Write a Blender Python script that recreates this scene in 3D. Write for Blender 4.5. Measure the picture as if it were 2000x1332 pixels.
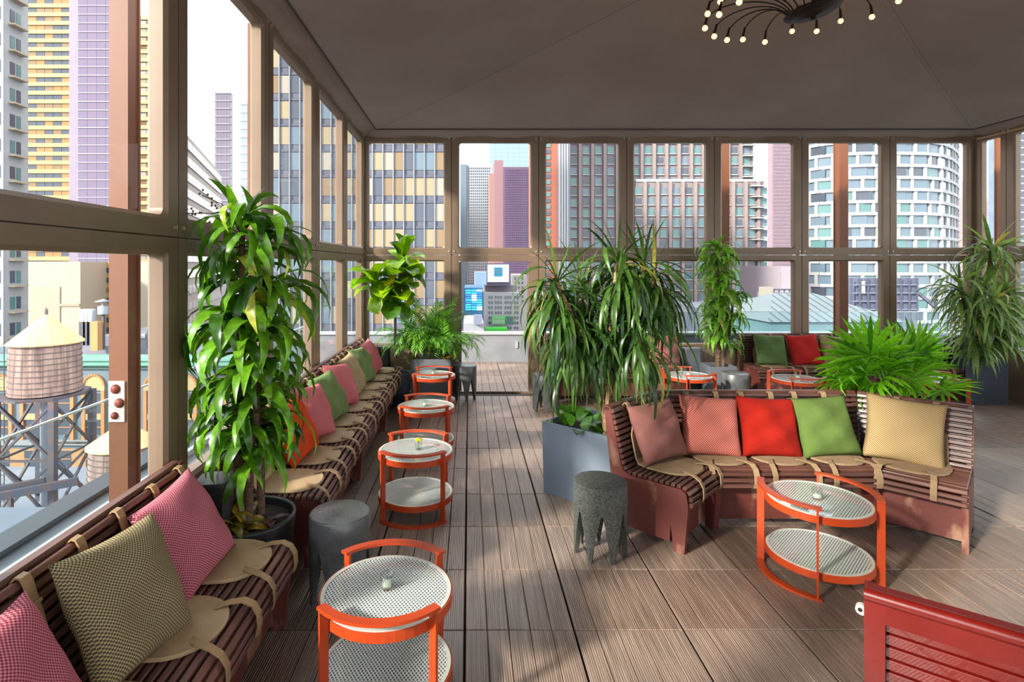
import bpy, math, random
from math import sin, cos, pi, radians, sqrt, atan2, hypot, exp
from mathutils import Vector, Matrix

random.seed(11)
for _o in list(bpy.data.objects):
    bpy.data.objects.remove(_o)
SC = bpy.context.scene
COL = SC.collection
# ------------------------------------------------------------------ camera
F, VX, VY, EH = 1080.0, 916.0, 517.0, 1.75       # focal length and vanishing point of the 2000x1332 frame, eye height
cam_d = bpy.data.cameras.new('camera')
cam = bpy.data.objects.new('camera', cam_d)
COL.objects.link(cam)
cam.location = (0, 0, EH)
cam.rotation_euler = (pi / 2, 0, 0)
cam_d.sensor_width = 36.0
cam_d.lens = F / 2000 * 36.0
cam_d.shift_x = (1000 - VX) / 2000
cam_d.shift_y = -(666 - VY) / 2000
cam_d.clip_start = 0.05
cam_d.clip_end = 3000
SC.camera = cam
# ------------------------------------------------------------------ sky, sun, exposure
w = bpy.data.worlds.new('overcast_sky')
SC.world = w
w.use_nodes = True
_bg = w.node_tree.nodes['Background']
_bg.inputs['Color'].default_value = (0.95, 0.97, 1.0, 1)
_bg.inputs['Strength'].default_value = 1.9
sun_d = bpy.data.lights.new('hazy_sun', 'SUN')
sun_d.energy = 5.5
sun_d.angle = radians(5)
sun_d.color = (1.0, 0.93, 0.82)
sun = bpy.data.objects.new('hazy_sun', sun_d)
COL.objects.link(sun)
_dir = Vector((0.80 * cos(radians(25)), 0.60 * cos(radians(25)), -sin(radians(25))))
sun.rotation_euler = _dir.to_track_quat('-Z', 'Y').to_euler()
SC.view_settings.view_transform = 'Standard'
SC.view_settings.look = 'None'
SC.view_settings.gamma = 1.0
SC.view_settings.use_curve_mapping = False
SC.view_settings.exposure = 0.95


# ------------------------------------------------------------------ helpers
def at(x, y, Y):
    """photograph pixel at depth Y -> world point"""
    return Vector(((x - VX) / F * Y, Y, EH - (y - VY) / F * Y))


def s2l(v):
    v /= 255.0
    return v / 12.92 if v <= 0.04045 else ((v + 0.055) / 1.055) ** 2.4


def c(r, g, b):
    return (s2l(r), s2l(g), s2l(b), 1.0)


class MB:
    def __init__(s):
        s.v, s.f, s.sm = [], [], []

    def add(s, vs, fs, smooth=False):
        n = len(s.v)
        s.v.extend([tuple(p) for p in vs])
        for f in fs:
            s.f.append(tuple(i + n for i in f))
            s.sm.append(smooth)
        return s

    def box(s, x0, x1, y0, y1, z0, z1, Mx=None):
        vs = [Vector((x, y, z)) for z in (z0, z1) for y in (y0, y1) for x in (x0, x1)]
        if Mx is not None:
            vs = [Mx @ p for p in vs]
        return s.add(vs, [(0, 2, 3, 1), (4, 5, 7, 6), (0, 1, 5, 4), (2, 6, 7, 3), (0, 4, 6, 2), (1, 3, 7, 5)])

    def cbox(s, x0, x1, y0, y1, z0, z1, b, Mx=None):
        """box with chamfered edges along z-top"""
        vs = []
        for z, i in ((z0, 0), (z1 - b, 0), (z1, b)):
            vs += [Vector((x0 + i, y0 + i, z)), Vector((x1 - i, y0 + i, z)), Vector((x1 - i, y1 - i, z)), Vector((x0 + i, y1 - i, z))]
        if Mx is not None:
            vs = [Mx @ p for p in vs]
        fs = [(3, 2, 1, 0), (8, 9, 10, 11)]
        for k in (0, 4):
            for i in range(4):
                j = (i + 1) % 4
                fs.append((k + i, k + j, k + 4 + j, k + 4 + i))
        return s.add(vs, fs)

    def bar(s, p0, p1, wd, ht, up=(0, 0, 1)):
        p0, p1, up = Vector(p0), Vector(p1), Vector(up)
        d = (p1 - p0).normalized()
        a = d.cross(up)
        if a.length < 1e-4:
            a = d.cross(Vector((1, 0, 0)))
        a.normalize()
        b = a.cross(d)
        vs = []
        for p in (p0, p1):
            for (u, v) in ((-1, -1), (1, -1), (1, 1), (-1, 1)):
                vs.append(p + a * (u * wd / 2) + b * (v * ht / 2))
        return s.add(vs, [(0, 1, 2, 3), (7, 6, 5, 4), (0, 4, 5, 1), (1, 5, 6, 2), (2, 6, 7, 3), (3, 7, 4, 0)])

    def tube(s, pts, r, n=8, cap=True):
        pts = [Vector(p) for p in pts]
        rs = r if isinstance(r, (list, tuple)) else [r] * len(pts)
        vs, fs = [], []
        a0 = None
        for i, p in enumerate(pts):
            d = (pts[min(i + 1, len(pts) - 1)] - pts[max(i - 1, 0)]).normalized()
            if a0 is None:
                a0 = d.orthogonal().normalized()
            a = (a0 - d * a0.dot(d)).normalized()
            a0 = a
            b = d.cross(a)
            for k in range(n):
                t = 2 * pi * k / n
                vs.append(p + (a * cos(t) + b * sin(t)) * rs[i])
        for i in range(len(pts) - 1):
            for k in range(n):
                k2 = (k + 1) % n
                fs.append((i * n + k, i * n + k2, (i + 1) * n + k2, (i + 1) * n + k))
        s.add(vs, fs, True)
        if cap:
            m = len(pts) - 1
            s.add(vs[:n], [tuple(reversed(range(n)))])
            s.add(vs[m * n:], [tuple(range(n))])
        return s

    def lathe(s, prof, n=28, o=(0, 0, 0), smooth=True):
        """profile of (r, z); r = 0 closes"""
        vs, fs = [], []
        rows = []
        for (r, z) in prof:
            if r < 1e-6:
                rows.append([len(vs)])
                vs.append((o[0], o[1], o[2] + z))
            else:
                rows.append(list(range(len(vs), len(vs) + n)))
                for k in range(n):
                    t = 2 * pi * k / n
                    vs.append((o[0] + r * cos(t), o[1] + r * sin(t), o[2] + z))
        for a, b in zip(rows, rows[1:]):
            for k in range(n):
                k2 = (k + 1) % n
                if len(a) == 1 and len(b) == 1:
                    continue
                if len(a) == 1:
                    fs.append((a[0], b[k2], b[k]))
                elif len(b) == 1:
                    fs.append((a[k], a[k2], b[0]))
                else:
                    fs.append((a[k], a[k2], b[k2], b[k]))
        return s.add(vs, fs, smooth)

    def prism(s, poly, f, a, b):
        """poly of 2D points, f(u, v, w) -> 3D, extruded w from a to b"""
        n = len(poly)
        vs = [f(u, v, a) for u, v in poly] + [f(u, v, b) for u, v in poly]
        fs = [tuple(range(n)), tuple(reversed(range(n, 2 * n)))]
        for i in range(n):
            j = (i + 1) % n
            fs.append((j, i, n + i, n + j))
        return s.add(vs, fs)

    def ribbon(s, pts, side, wd, th):
        """flat strap along pts, 'side' = width direction"""
        pts = [Vector(p) for p in pts]
        side = Vector(side).normalized()
        vs, fs = [], []
        for i, p in enumerate(pts):
            d = (pts[min(i + 1, len(pts) - 1)] - pts[max(i - 1, 0)]).normalized()
            nn = d.cross(side).normalized()
            for (u, v) in ((-1, -1), (1, -1), (1, 1), (-1, 1)):
                vs.append(p + side * (u * wd / 2) + nn * (v * th / 2))
        m = len(pts)
        for i in range(m - 1):
            for k in range(4):
                k2 = (k + 1) % 4
                fs.append((4 * i + k, 4 * i + k2, 4 * i + 4 + k2, 4 * i + 4 + k))
        fs.append((3, 2, 1, 0))
        fs.append((4 * m - 4, 4 * m - 3, 4 * m - 2, 4 * m - 1))
        return s.add(vs, fs, False)

    def arc(s, r0, r1, a0, a1, z0, z1, n=14, o=(0, 0)):
        """flat ring sector; a1-a0 = 2 pi makes a closed ring"""
        closed = abs(a1 - a0 - 2 * pi) < 1e-6
        m = n if closed else n + 1
        vs, fs = [], []
        for k in range(m):
            t = a0 + (a1 - a0) * k / n
            for (r, z) in ((r0, z0), (r1, z0), (r1, z1), (r0, z1)):
                vs.append((o[0] + r * cos(t), o[1] + r * sin(t), z))
        for k in range(n):
            a, b = 4 * k, 4 * ((k + 1) % m)
            for i in range(4):
                j = (i + 1) % 4
                fs.append((a + i, b + i, b + j, a + j))
        if not closed:
            fs.append((3, 2, 1, 0))
            e = 4 * (m - 1)
            fs.append((e, e + 1, e + 2, e + 3))
        return s.add(vs, fs)

    def mesh(s, name, mat):
        me = bpy.data.meshes.new(name)
        me.from_pydata(s.v, [], s.f)
        me.polygons.foreach_set('use_smooth', s.sm)
        if mat:
            me.materials.append(mat)
        me.update()
        return me

    def build(s, name, mat, parent=None, world=False):
        if world and parent is not None:
            l = parent.location
            s.v = [(p[0] - l.x, p[1] - l.y, p[2] - l.z) for p in s.v]
        return link(name, s.mesh(name, mat), parent)


def link(name, me, parent=None, loc=None, rot=None, mx=None, scale=None):
    o = bpy.data.objects.new(name, me)
    COL.objects.link(o)
    if parent is not None:
        o.parent = parent
    if mx is not None:
        o.matrix_local = mx
    else:
        if loc is not None:
            o.location = loc
        if rot is not None:
            o.rotation_euler = rot
        if scale is not None:
            o.scale = scale
    return o


def tag(o, label, cat, group=None, kind=None):
    o['label'] = label
    o['category'] = cat
    if group:
        o['group'] = group
    if kind:
        o['kind'] = kind
    return o


def thing(name, label, cat, loc=(0, 0, 0), rz=0.0, group=None, kind=None):
    o = bpy.data.objects.new(name, None)
    COL.objects.link(o)
    o.empty_display_size = 0.1
    o.location = loc
    o.rotation_euler = (0, 0, rz)
    return tag(o, label, cat, group, kind)


# ------------------------------------------------------------------ materials
def _new(name):
    m = bpy.data.materials.new(name)
    m.use_nodes = True
    nt = m.node_tree
    return m, nt, nt.nodes, nt.links, nt.nodes['Principled BSDF']


def _coord(N, L, scale, stretch=None):
    tc = N.new('ShaderNodeTexCoord')
    mp = N.new('ShaderNodeMapping')
    st = stretch or (1, 1, 1)
    mp.inputs['Scale'].default_value = (scale * st[0], scale * st[1], scale * st[2])
    L.new(tc.outputs['Object'], mp.inputs['Vector'])
    return mp.outputs['Vector']


def _mixc(N, L, fac, a, b, mode='MIX'):
    mx = N.new('ShaderNodeMix')
    mx.data_type = 'RGBA'
    mx.blend_type = mode
    for s_, v in ((0, fac), (6, a), (7, b)):
        if isinstance(v, (int, float)):
            mx.inputs[s_].default_value = v
        elif isinstance(v, tuple):
            mx.inputs[s_].default_value = v
        else:
            L.new(v, mx.inputs[s_])
    return mx.outputs[2]


def _ramp(N, L, src, stops):
    r = N.new('ShaderNodeValToRGB')
    el = r.color_ramp.elements
    while len(el) < len(stops):
        el.new(0.5)
    for e, (p, col) in zip(el, stops):
        e.position = p
        e.color = col if isinstance(col, tuple) else (col, col, col, 1)
    L.new(src, r.inputs['Fac'])
    return r.outputs['Color']


def mat(name, col, rough=0.6, metal=0.0, col2=None, nscale=6.0, stretch=None, lo=0.4, hi=0.65,
        bump=0.0, bscale=40.0, bstretch=None, rand=0.0, spec=0.5, coat=0.0):
    m, nt, N, L, P = _new(name)
    out = col
    if col2:
        no = N.new('ShaderNodeTexNoise')
        no.inputs['Scale'].default_value = 1.0
        no.inputs['Detail'].default_value = 5.0
        L.new(_coord(N, L, nscale, stretch), no.inputs['Vector'])
        f = _ramp(N, L, no.outputs['Fac'], [(lo, 0.0), (hi, 1.0)])
        out = _mixc(N, L, f, col, col2)
    if rand:
        oi = N.new('ShaderNodeObjectInfo')
        mr = N.new('ShaderNodeMapRange')
        mr.inputs['To Min'].default_value = 1 - rand
        mr.inputs['To Max'].default_value = 1 + rand
        L.new(oi.outputs['Random'], mr.inputs['Value'])
        hs = N.new('ShaderNodeHueSaturation')
        L.new(mr.outputs['Result'], hs.inputs['Value'])
        if isinstance(out, tuple):
            hs.inputs['Color'].default_value = out
        else:
            L.new(out, hs.inputs['Color'])
        out = hs.outputs['Color']
    if isinstance(out, tuple):
        P.inputs['Base Color'].default_value = out
    else:
        L.new(out, P.inputs['Base Color'])
    P.inputs['Roughness'].default_value = rough
    P.inputs['Metallic'].default_value = metal
    P.inputs['Specular IOR Level'].default_value = spec
    P.inputs['Coat Weight'].default_value = coat
    if bump:
        nb = N.new('ShaderNodeTexNoise')
        nb.inputs['Scale'].default_value = 1.0
        nb.inputs['Detail'].default_value = 4.0
        L.new(_coord(N, L, bscale, bstretch), nb.inputs['Vector'])
        bp = N.new('ShaderNodeBump')
        bp.inputs['Strength'].default_value = bump
        bp.inputs['Distance'].default_value = 0.01
        L.new(nb.outputs['Fac'], bp.inputs['Height'])
        L.new(bp.outputs['Normal'], P.inputs['Normal'])
    return m


def schlick(N, L, f0, gain=1.0):
    lw = N.new('ShaderNodeLayerWeight')
    lw.inputs['Blend'].default_value = 0.5
    pw = N.new('ShaderNodeMath')
    pw.operation = 'POWER'
    pw.inputs[1].default_value = 5.0
    L.new(lw.outputs['Facing'], pw.inputs[0])
    ma = N.new('ShaderNodeMath')
    ma.operation = 'MULTIPLY_ADD'
    ma.use_clamp = True
    ma.inputs[1].default_value = (1 - f0) * gain
    ma.inputs[2].default_value = f0
    L.new(pw.outputs[0], ma.inputs[0])
    return ma.outputs[0]


def glass_mat(name, tint=(0.97, 0.985, 0.985, 1), f0=0.02, gain=0.8, rough=0.0):
    m, nt, N, L, P = _new(name)
    N.remove(P)
    tr = N.new('ShaderNodeBsdfTransparent')
    tr.inputs['Color'].default_value = tint
    gl = N.new('ShaderNodeBsdfGlossy')
    gl.inputs['Roughness'].default_value = rough
    mx = N.new('ShaderNodeMixShader')
    L.new(schlick(N, L, f0, gain), mx.inputs['Fac'])
    L.new(tr.outputs[0], mx.inputs[1])
    L.new(gl.outputs[0], mx.inputs[2])
    L.new(mx.outputs[0], N['Material Output'].inputs['Surface'])
    return m


def mesh_glass_mat(name):
    """clear glass over a pale expanded-metal mesh"""
    m, nt, N, L, P = _new(name)
    vec = _coord(N, L, 95.0, (1.0, 0.62, 1.0))
    rot = N.new('ShaderNodeVectorRotate')
    rot.rotation_type = 'Z_AXIS'
    rot.inputs['Angle'].default_value = radians(45)
    tcv = N.new('ShaderNodeVectorMath')
    tcv.operation = 'MULTIPLY'
    tcv.inputs[1].default_value = (1, 1, 0)
    L.new(vec, tcv.inputs[0])
    L.new(tcv.outputs[0], rot.inputs['Vector'])
    vo = N.new('ShaderNodeTexVoronoi')
    vo.feature = 'DISTANCE_TO_EDGE'
    vo.voronoi_dimensions = '2D'
    vo.inputs['Randomness'].default_value = 0.0
    vo.inputs['Scale'].default_value = 1.0
    L.new(rot.outputs[0], vo.inputs['Vector'])
    fac = _ramp(N, L, vo.outputs['Distance'], [(0.13, 0.0), (0.2, 1.0)])
    tr = N.new('ShaderNodeBsdfTransparent')
    tr.inputs['Color'].default_value = (0.6, 0.64, 0.66, 1)
    P.inputs['Base Color'].default_value = c(214, 218, 214)
    P.inputs['Roughness'].default_value = 0.4
    mx = N.new('ShaderNodeMixShader')
    L.new(fac, mx.inputs['Fac'])
    L.new(P.outputs[0], mx.inputs[1])
    L.new(tr.outputs[0], mx.inputs[2])
    gl = N.new('ShaderNodeBsdfGlossy')
    gl.inputs['Roughness'].default_value = 0.03
    mx2 = N.new('ShaderNodeMixShader')
    L.new(schlick(N, L, 0.07), mx2.inputs['Fac'])
    L.new(mx.outputs[0], mx2.inputs[1])
    L.new(gl.outputs[0], mx2.inputs[2])
    L.new(mx2.outputs[0], N['Material Output'].inputs['Surface'])
    return m


def leaf_mat(name, dark, light, yellow=None, rough=0.32, trans=0.35):
    m, nt, N, L, P = _new(name)
    oi = N.new('ShaderNodeObjectInfo')
    ge = N.new('ShaderNodeNewGeometry')
    ad = N.new('ShaderNodeMath')
    ad.operation = 'ADD'
    L.new(oi.outputs['Random'], ad.inputs[0])
    L.new(ge.outputs['Random Per Island'], ad.inputs[1])
    fr = N.new('ShaderNodeMath')
    fr.operation = 'FRACT'
    L.new(ad.outputs[0], fr.inputs[0])
    stops = [(0.0, dark), (0.85, light)]
    if yellow:
        stops = [(0.0, dark), (0.8, light), (0.96, light), (0.985, yellow)]
    col = _ramp(N, L, fr.outputs[0], stops)
    no = N.new('ShaderNodeTexNoise')
    no.inputs['Scale'].default_value = 1.0
    L.new(_coord(N, L, 9.0, (0.6, 5, 5)), no.inputs['Vector'])
    st = _ramp(N, L, no.outputs['Fac'], [(0.3, 0.72), (0.7, 1.25)])
    col = _mixc(N, L, 1.0, col, st, 'MULTIPLY')
    L.new(col, P.inputs['Base Color'])
    P.inputs['Roughness'].default_value = rough
    tl = N.new('ShaderNodeBsdfTranslucent')
    tcol = _mixc(N, L, 1.0, col, (1.35, 1.5, 0.6, 1), 'MULTIPLY')
    L.new(tcol, tl.inputs['Color'])
    mx = N.new('ShaderNodeMixShader')
    mx.inputs['Fac'].default_value = trans
    L.new(P.outputs[0], mx.inputs[1])
    L.new(tl.outputs[0], mx.inputs[2])
    L.new(mx.outputs[0], N['Material Output'].inputs['Surface'])
    return m


def check_mat(name, a, b, cell=0.011):
    """small woven check"""
    m, nt, N, L, P = _new(name)
    ck = N.new('ShaderNodeTexChecker')
    ck.inputs['Scale'].default_value = 1.0
    ck.inputs['Color1'].default_value = (0, 0, 0, 1)
    ck.inputs['Color2'].default_value = (1, 1, 1, 1)
    v = _coord(N, L, 1.0 / cell, (1, 1, 0))
    L.new(v, ck.inputs['Vector'])
    no = N.new('ShaderNodeTexNoise')
    no.inputs['Scale'].default_value = 60.0
    col = _mixc(N, L, ck.outputs['Fac'], a, b)
    L.new(col, P.inputs['Base Color'])
    P.inputs['Roughness'].default_value = 0.9
    P.inputs['Specular IOR Level'].default_value = 0.15
    bp = N.new('ShaderNodeBump')
    bp.inputs['Strength'].default_value = 0.35
    bp.inputs['Distance'].default_value = 0.003
    L.new(ck.outputs['Fac'], bp.inputs['Height'])
    L.new(bp.outputs['Normal'], P.inputs['Normal'])
    return m


def deck_mat(name):
    m, nt, N, L, P = _new(name)
    oi = N.new('ShaderNodeObjectInfo')
    base = _ramp(N, L, oi.outputs['Random'], [(0.0, c(112, 93, 81)), (0.5, c(128, 107, 94)), (1.0, c(140, 120, 107))])
    no = N.new('ShaderNodeTexNoise')
    no.inputs['Scale'].default_value = 1.0
    no.inputs['Detail'].default_value = 6.0
    ad = N.new('ShaderNodeVectorMath')
    ad.operation = 'ADD'
    L.new(_coord(N, L, 1.0, (95, 3.0, 1)), ad.inputs[0])
    cx = N.new('ShaderNodeCombineXYZ')
    ml = N.new('ShaderNodeMath')
    ml.operation = 'MULTIPLY'
    ml.inputs[1].default_value = 57.0
    L.new(oi.outputs['Random'], ml.inputs[0])
    for k in (0, 1, 2):
        L.new(ml.outputs[0], cx.inputs[k])
    L.new(cx.outputs[0], ad.inputs[1])
    L.new(ad.outputs[0], no.inputs['Vector'])
    st = _ramp(N, L, no.outputs['Fac'], [(0.32, 0.62), (0.68, 1.3)])
    col = _mixc(N, L, 1.0, base, st, 'MULTIPLY')
    L.new(col, P.inputs['Base Color'])
    P.inputs['Roughness'].default_value = 0.28
    P.inputs['Specular IOR Level'].default_value = 0.8
    wv = N.new('ShaderNodeTexWave')
    wv.bands_direction = 'X'
    wv.inputs['Scale'].default_value = 1.0
    L.new(_coord(N, L, 1.0, (30, 0, 0)), wv.inputs['Vector'])
    bp = N.new('ShaderNodeBump')
    bp.inputs['Strength'].default_value = 0.4
    bp.inputs['Distance'].default_value = 0.004
    L.new(wv.outputs['Fac'], bp.inputs['Height'])
    L.new(bp.outputs['Normal'], P.inputs['Normal'])
    return m


def emit_mat(name, col, s):
    m, nt, N, L, P = _new(name)
    P.inputs['Base Color'].default_value = col
    P.inputs['Emission Color'].default_value = col
    P.inputs['Emission Strength'].default_value = s
    return m


frame_m = mat('bronze_frame', c(122, 101, 82), 0.4, 0.15, c(108, 88, 70), 1.5, bump=0.02)
kick_m = mat('kick_panel', c(128, 108, 88), 0.5, 0.1, c(116, 96, 76), 2)
glass_m = glass_mat('window_glass', f0=0.0, gain=0.6)
tent_m = mat('tent_fabric', c(154, 140, 132), 0.92, 0, c(144, 129, 121), 0.7, bump=0.15, bscale=3, spec=0.1)
seam_m = mat('tent_seam', c(70, 60, 56), 0.9)
deck_m = deck_mat('deck_plank')
deckgap_m = mat('deck_gap', c(38, 32, 28), 0.9)
slat_m = mat('bench_slat', c(98, 62, 52), 0.36, 0, c(72, 46, 40), 5, (0.6, 4, 4), bump=0.15, bscale=60, bstretch=(0.1, 1, 1), rand=0.28)
slatA_m = mat('bench_slat_weathered', c(112, 76, 66), 0.4, 0, c(84, 52, 46), 5, (0.6, 4, 4), bump=0.15, bscale=60, bstretch=(0.1, 1, 1), rand=0.32)
paint_m = mat('worn_red_paint', c(92, 43, 36), 0.5, 0, c(146, 108, 88), 4, (1.6, 1.6, 0.9), 0.54, 0.66, bump=0.1)
red_m = mat('new_red_paint', c(84, 12, 9), 0.28, 0, c(98, 16, 10), 3, bump=0.03, rand=0.1, coat=0.3)
leather_m = mat('tan_leather', c(176, 150, 116), 0.5, 0, c(162, 135, 102), 6, bump=0.1, bscale=120)
strap_m = mat('strap_leather', c(158, 128, 92), 0.5, 0, c(140, 112, 80), 8, bump=0.1, bscale=120)
canvas_m = mat('tan_canvas', c(142, 118, 90), 0.9, 0, c(128, 106, 82), 8, bump=0.2, bscale=200, spec=0.2)
orange_m = mat('orange_paint', c(172, 60, 19), 0.38, 0, c(160, 53, 17), 4, rand=0.05)
rim_m = mat('pale_rim', c(205, 205, 195), 0.35, 0.3)
meshglass_m = mesh_glass_mat('mesh_glass')
cup_m = glass_mat('votive_glass', (0.93, 0.97, 0.95, 1), 0.07)
wax_m = mat('wax', c(235, 230, 215), 0.5)
lava_m = mat('lava_stone', c(80, 82, 77), 0.75, 0, c(50, 52, 50), 90, None, 0.42, 0.6, bump=0.5, bscale=160)
lavatop_m = mat('dark_concrete', c(84, 86, 88), 0.3, 0, c(66, 68, 71), 12, bump=0.2, bscale=90)
slatepot_m = mat('slate_blue_planter', c(112, 124, 138), 0.55, 0, c(98, 109, 122), 3, bump=0.05)
greypot_m = mat('grey_planter', c(92, 95, 102), 0.6, 0, c(80, 83, 90), 3)
navypot_m = mat('navy_planter', c(52, 60, 76), 0.5, 0, c(44, 50, 64), 3)
blackpot_m = mat('black_pot', c(26, 27, 30), 0.42, 0, c(20, 21, 23), 4, bump=0.06)
soil_m = mat('soil', c(52, 40, 32), 0.95, 0, c(34, 26, 22), 30, bump=0.8, bscale=60)
bark_m = mat('pale_cane', c(176, 146, 108), 0.8, 0, c(140, 110, 78), 20, (1, 1, 3), bump=0.4, bscale=60, bstretch=(0.4, 0.4, 3))
darkbark_m = mat('dark_cane', c(104, 78, 58), 0.85, 0, c(64, 50, 38), 20, (1, 1, 3), bump=0.4, bscale=60, bstretch=(0.4, 0.4, 3))
iron_m = mat('dark_iron', c(44, 36, 32), 0.45, 0.6)
bulb_m = emit_mat('lit_bulb', (1.0, 0.46, 0.10, 1), 4.0)
# ================================================================== the room
XL, XR, YB, YF = -1.5, 7.05, 7.71, -3.5
TOPZ, MID, KICK = 3.53, 1.885, 0.60
# ---------------------------------------------------------------- floor and its deck tiles
TS = 0.525
fl = MB().box(XL, XR, YF, YB + 0.05, -0.12, -0.03).build('floor', deckgap_m)
tag(fl, 'deck floor of square brown slatted tiles', 'floor', kind='structure')


def tile_mb():
    mb = MB()
    n = 5
    p = (TS - 0.008) / n
    for k in range(n):
        x0 = -TS / 2 + 0.004 + k * p
        mb.cbox(x0 + 0.0012, x0 + p - 0.0012, -TS / 2 + 0.003, TS / 2 - 0.003, 0.0, 0.03, 0.003)
    return mb


tile_me = tile_mb().mesh('tile', deck_m)


def lay(parent, X0, X1, Y0, Y1, pred, z):
    rest = MB()
    kx0 = int(math.ceil((X0 + 0.02) / TS - 0.5 - 1))
    src = tile_mb()
    for i in range(kx0, kx0 + int((X1 - X0) / TS) + 3):
        x = -0.02 + (i + 0.5) * TS
        if x - TS / 2 < X0 - 0.3 or x + TS / 2 > X1 + 0.3:
            continue
        for j in range(-16, 30):
            y = 2.65 + (j + 0.5) * TS
            if y - TS / 2 < Y0 - 0.3 or y + TS / 2 > Y1 + 0.3:
                continue
            if pred(x, y):
                o = link('tile', tile_me, parent, (x, y, z + random.uniform(-0.0012, 0.0012)))
            else:
                rest.add([(a + x, b + y, d + z) for a, b, d in src.v], src.f)
    if rest.v:
        o = rest.build('tile', deck_m, parent)
        o['kind'] = 'stuff'


lay(fl, XL, XR, YF, YB - 0.25, lambda x, y: y > 1.2 and x < y * 1.12 + 0.4, -0.03)

# ---------------------------------------------------------------- glazed walls, built bay by bay


def ring_frame(mb, x0, x1, z0, z1, b, r, dep, bz=None, lip=0.018):
    """rectangular frame with a rounded opening; x along the wall, z up, y through it"""
    bz = bz or (b, b)

    def inner(e):
        xa, xb, za, zb = x0 + b - e, x1 - b + e, z0 + bz[0] - e, z1 - bz[1] + e
        pts = []
        K = 4
        for (cx, cz, a0) in ((xb - r, zb - r, 0), (xa + r, zb - r, pi / 2), (xa + r, za + r, pi), (xb - r, za + r, 1.5 * pi)):
            for k in range(K + 1):
                t = a0 + pi / 2 * k / K
                pts.append((cx + r * cos(t), cz + r * sin(t)))
        return pts
    h = dep / 2
    A, B = inner(lip), inner(0)
    n = len(A)
    oc = [(x1, z1), (x0, z1), (x0, z0), (x1, z0)]
    vs = [(x, -h, z) for x, z in A] + [(x, -h + lip, z) for x, z in B] + [(x, h - lip, z) for x, z in B] + [(x, h, z) for x, z in A]
    fs = []
    for lay_ in range(3):
        for i in range(n):
            j = (i + 1) % n
            fs.append((lay_ * n + i, lay_ * n + j, lay_ * n + n + j, lay_ * n + n + i))
    o0 = len(vs)
    vs += [(x, -h, z) for x, z in oc] + [(x, h, z) for x, z in oc]
    K1 = n // 4
    for side, base in ((0, 0), (1, 3 * n)):
        for q in range(4):
            co = o0 + side * 4 + q
            for k in range(K1 - 1):
                a, b_ = base + q * K1 + k, base + q * K1 + k + 1
                fs.append((co, a, b_) if side else (co, b_, a))
            nxt = o0 + side * 4 + (q + 1) % 4
            a, b_ = base + q * K1 + K1 - 1, base + ((q + 1) % 4) * K1
            fs.append((co, a, b_, nxt) if side else (nxt, b_, a, co))
    for q in range(4):
        p = (q + 1) % 4
        fs.append((o0 + q, o0 + 4 + q, o0 + 4 + p, o0 + p))
    mb.add(vs, fs)


pane_cache = {}
_bolt = MB().tube([(0, 0, 0), (0, -0.012, 0)], 0.011, 8).mesh('bolt', mat('bolt_head', c(190, 180, 165), 0.35, 0.6))
_wn = [0]


def bay(p, rz, W, label, door=False, detail=True):
    """one storey-high glazed bay; p = start of the bay on the wall line, rz = wall direction"""
    _wn[0] += 1
    e = thing('window_%d' % _wn[0], label, 'window', p, rz, kind='structure')
    b = min(0.105, W * 0.2)
    g = 0.004
    m = MB()
    ring_frame(m, g, W - g, MID + 0.003, TOPZ, b, 0.035, 0.10, (0.10, 0.085))
    m.build('upper_frame', frame_m, e)
    MB().box(b - 0.01, W - b + 0.01, -0.004, 0.004, MID + 0.09, TOPZ - 0.075).build('pane', glass_m, e)
    if door:
        m = MB()
        m.box(g, b, -0.05, 0.05, 0, MID - 0.003)
        m.box(W - b, W - g, -0.05, 0.05, 0, MID - 0.003)
        m.box(b, W - b, -0.05, 0.05, MID - 0.09, MID - 0.003)
        m.build('door_frame', frame_m, e)
        m = MB()
        m.box(b, b + 0.035, -0.03, 0.03, 0.0, MID - 0.095)
        m.box(W - b - 0.035, W - b, -0.03, 0.03, 0.0, MID - 0.095)
        m.build('door_stop', frame_m, e)
    else:
        m = MB()
        ring_frame(m, g, W - g, KICK - 0.02, MID - 0.003, b, 0.02, 0.10, (0.075, 0.085))
        m.build('lower_frame', frame_m, e)
        MB().box(b - 0.01, W - b + 0.01, -0.004, 0.004, KICK + 0.045, MID - 0.08).build('pane', glass_m, e)
        MB().box(g, W - g, -0.045, 0.045, 0.0, KICK - 0.022).build('kick_panel', kick_m, e)
    MB().box(-0.02, 0.02, 0.0505, 0.056, 0.0, TOPZ).build('joint_strip', seam_m, e)
    if detail:
        for bx in (0.035, W - 0.035):
            for s in (-1, 1):
                link('bolt', _bolt, e, (bx, -0.05, TOPZ - 0.03)) if s < 0 else link('bolt', _bolt, e, (bx, -0.05, MID + 0.05))
    return e


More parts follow.
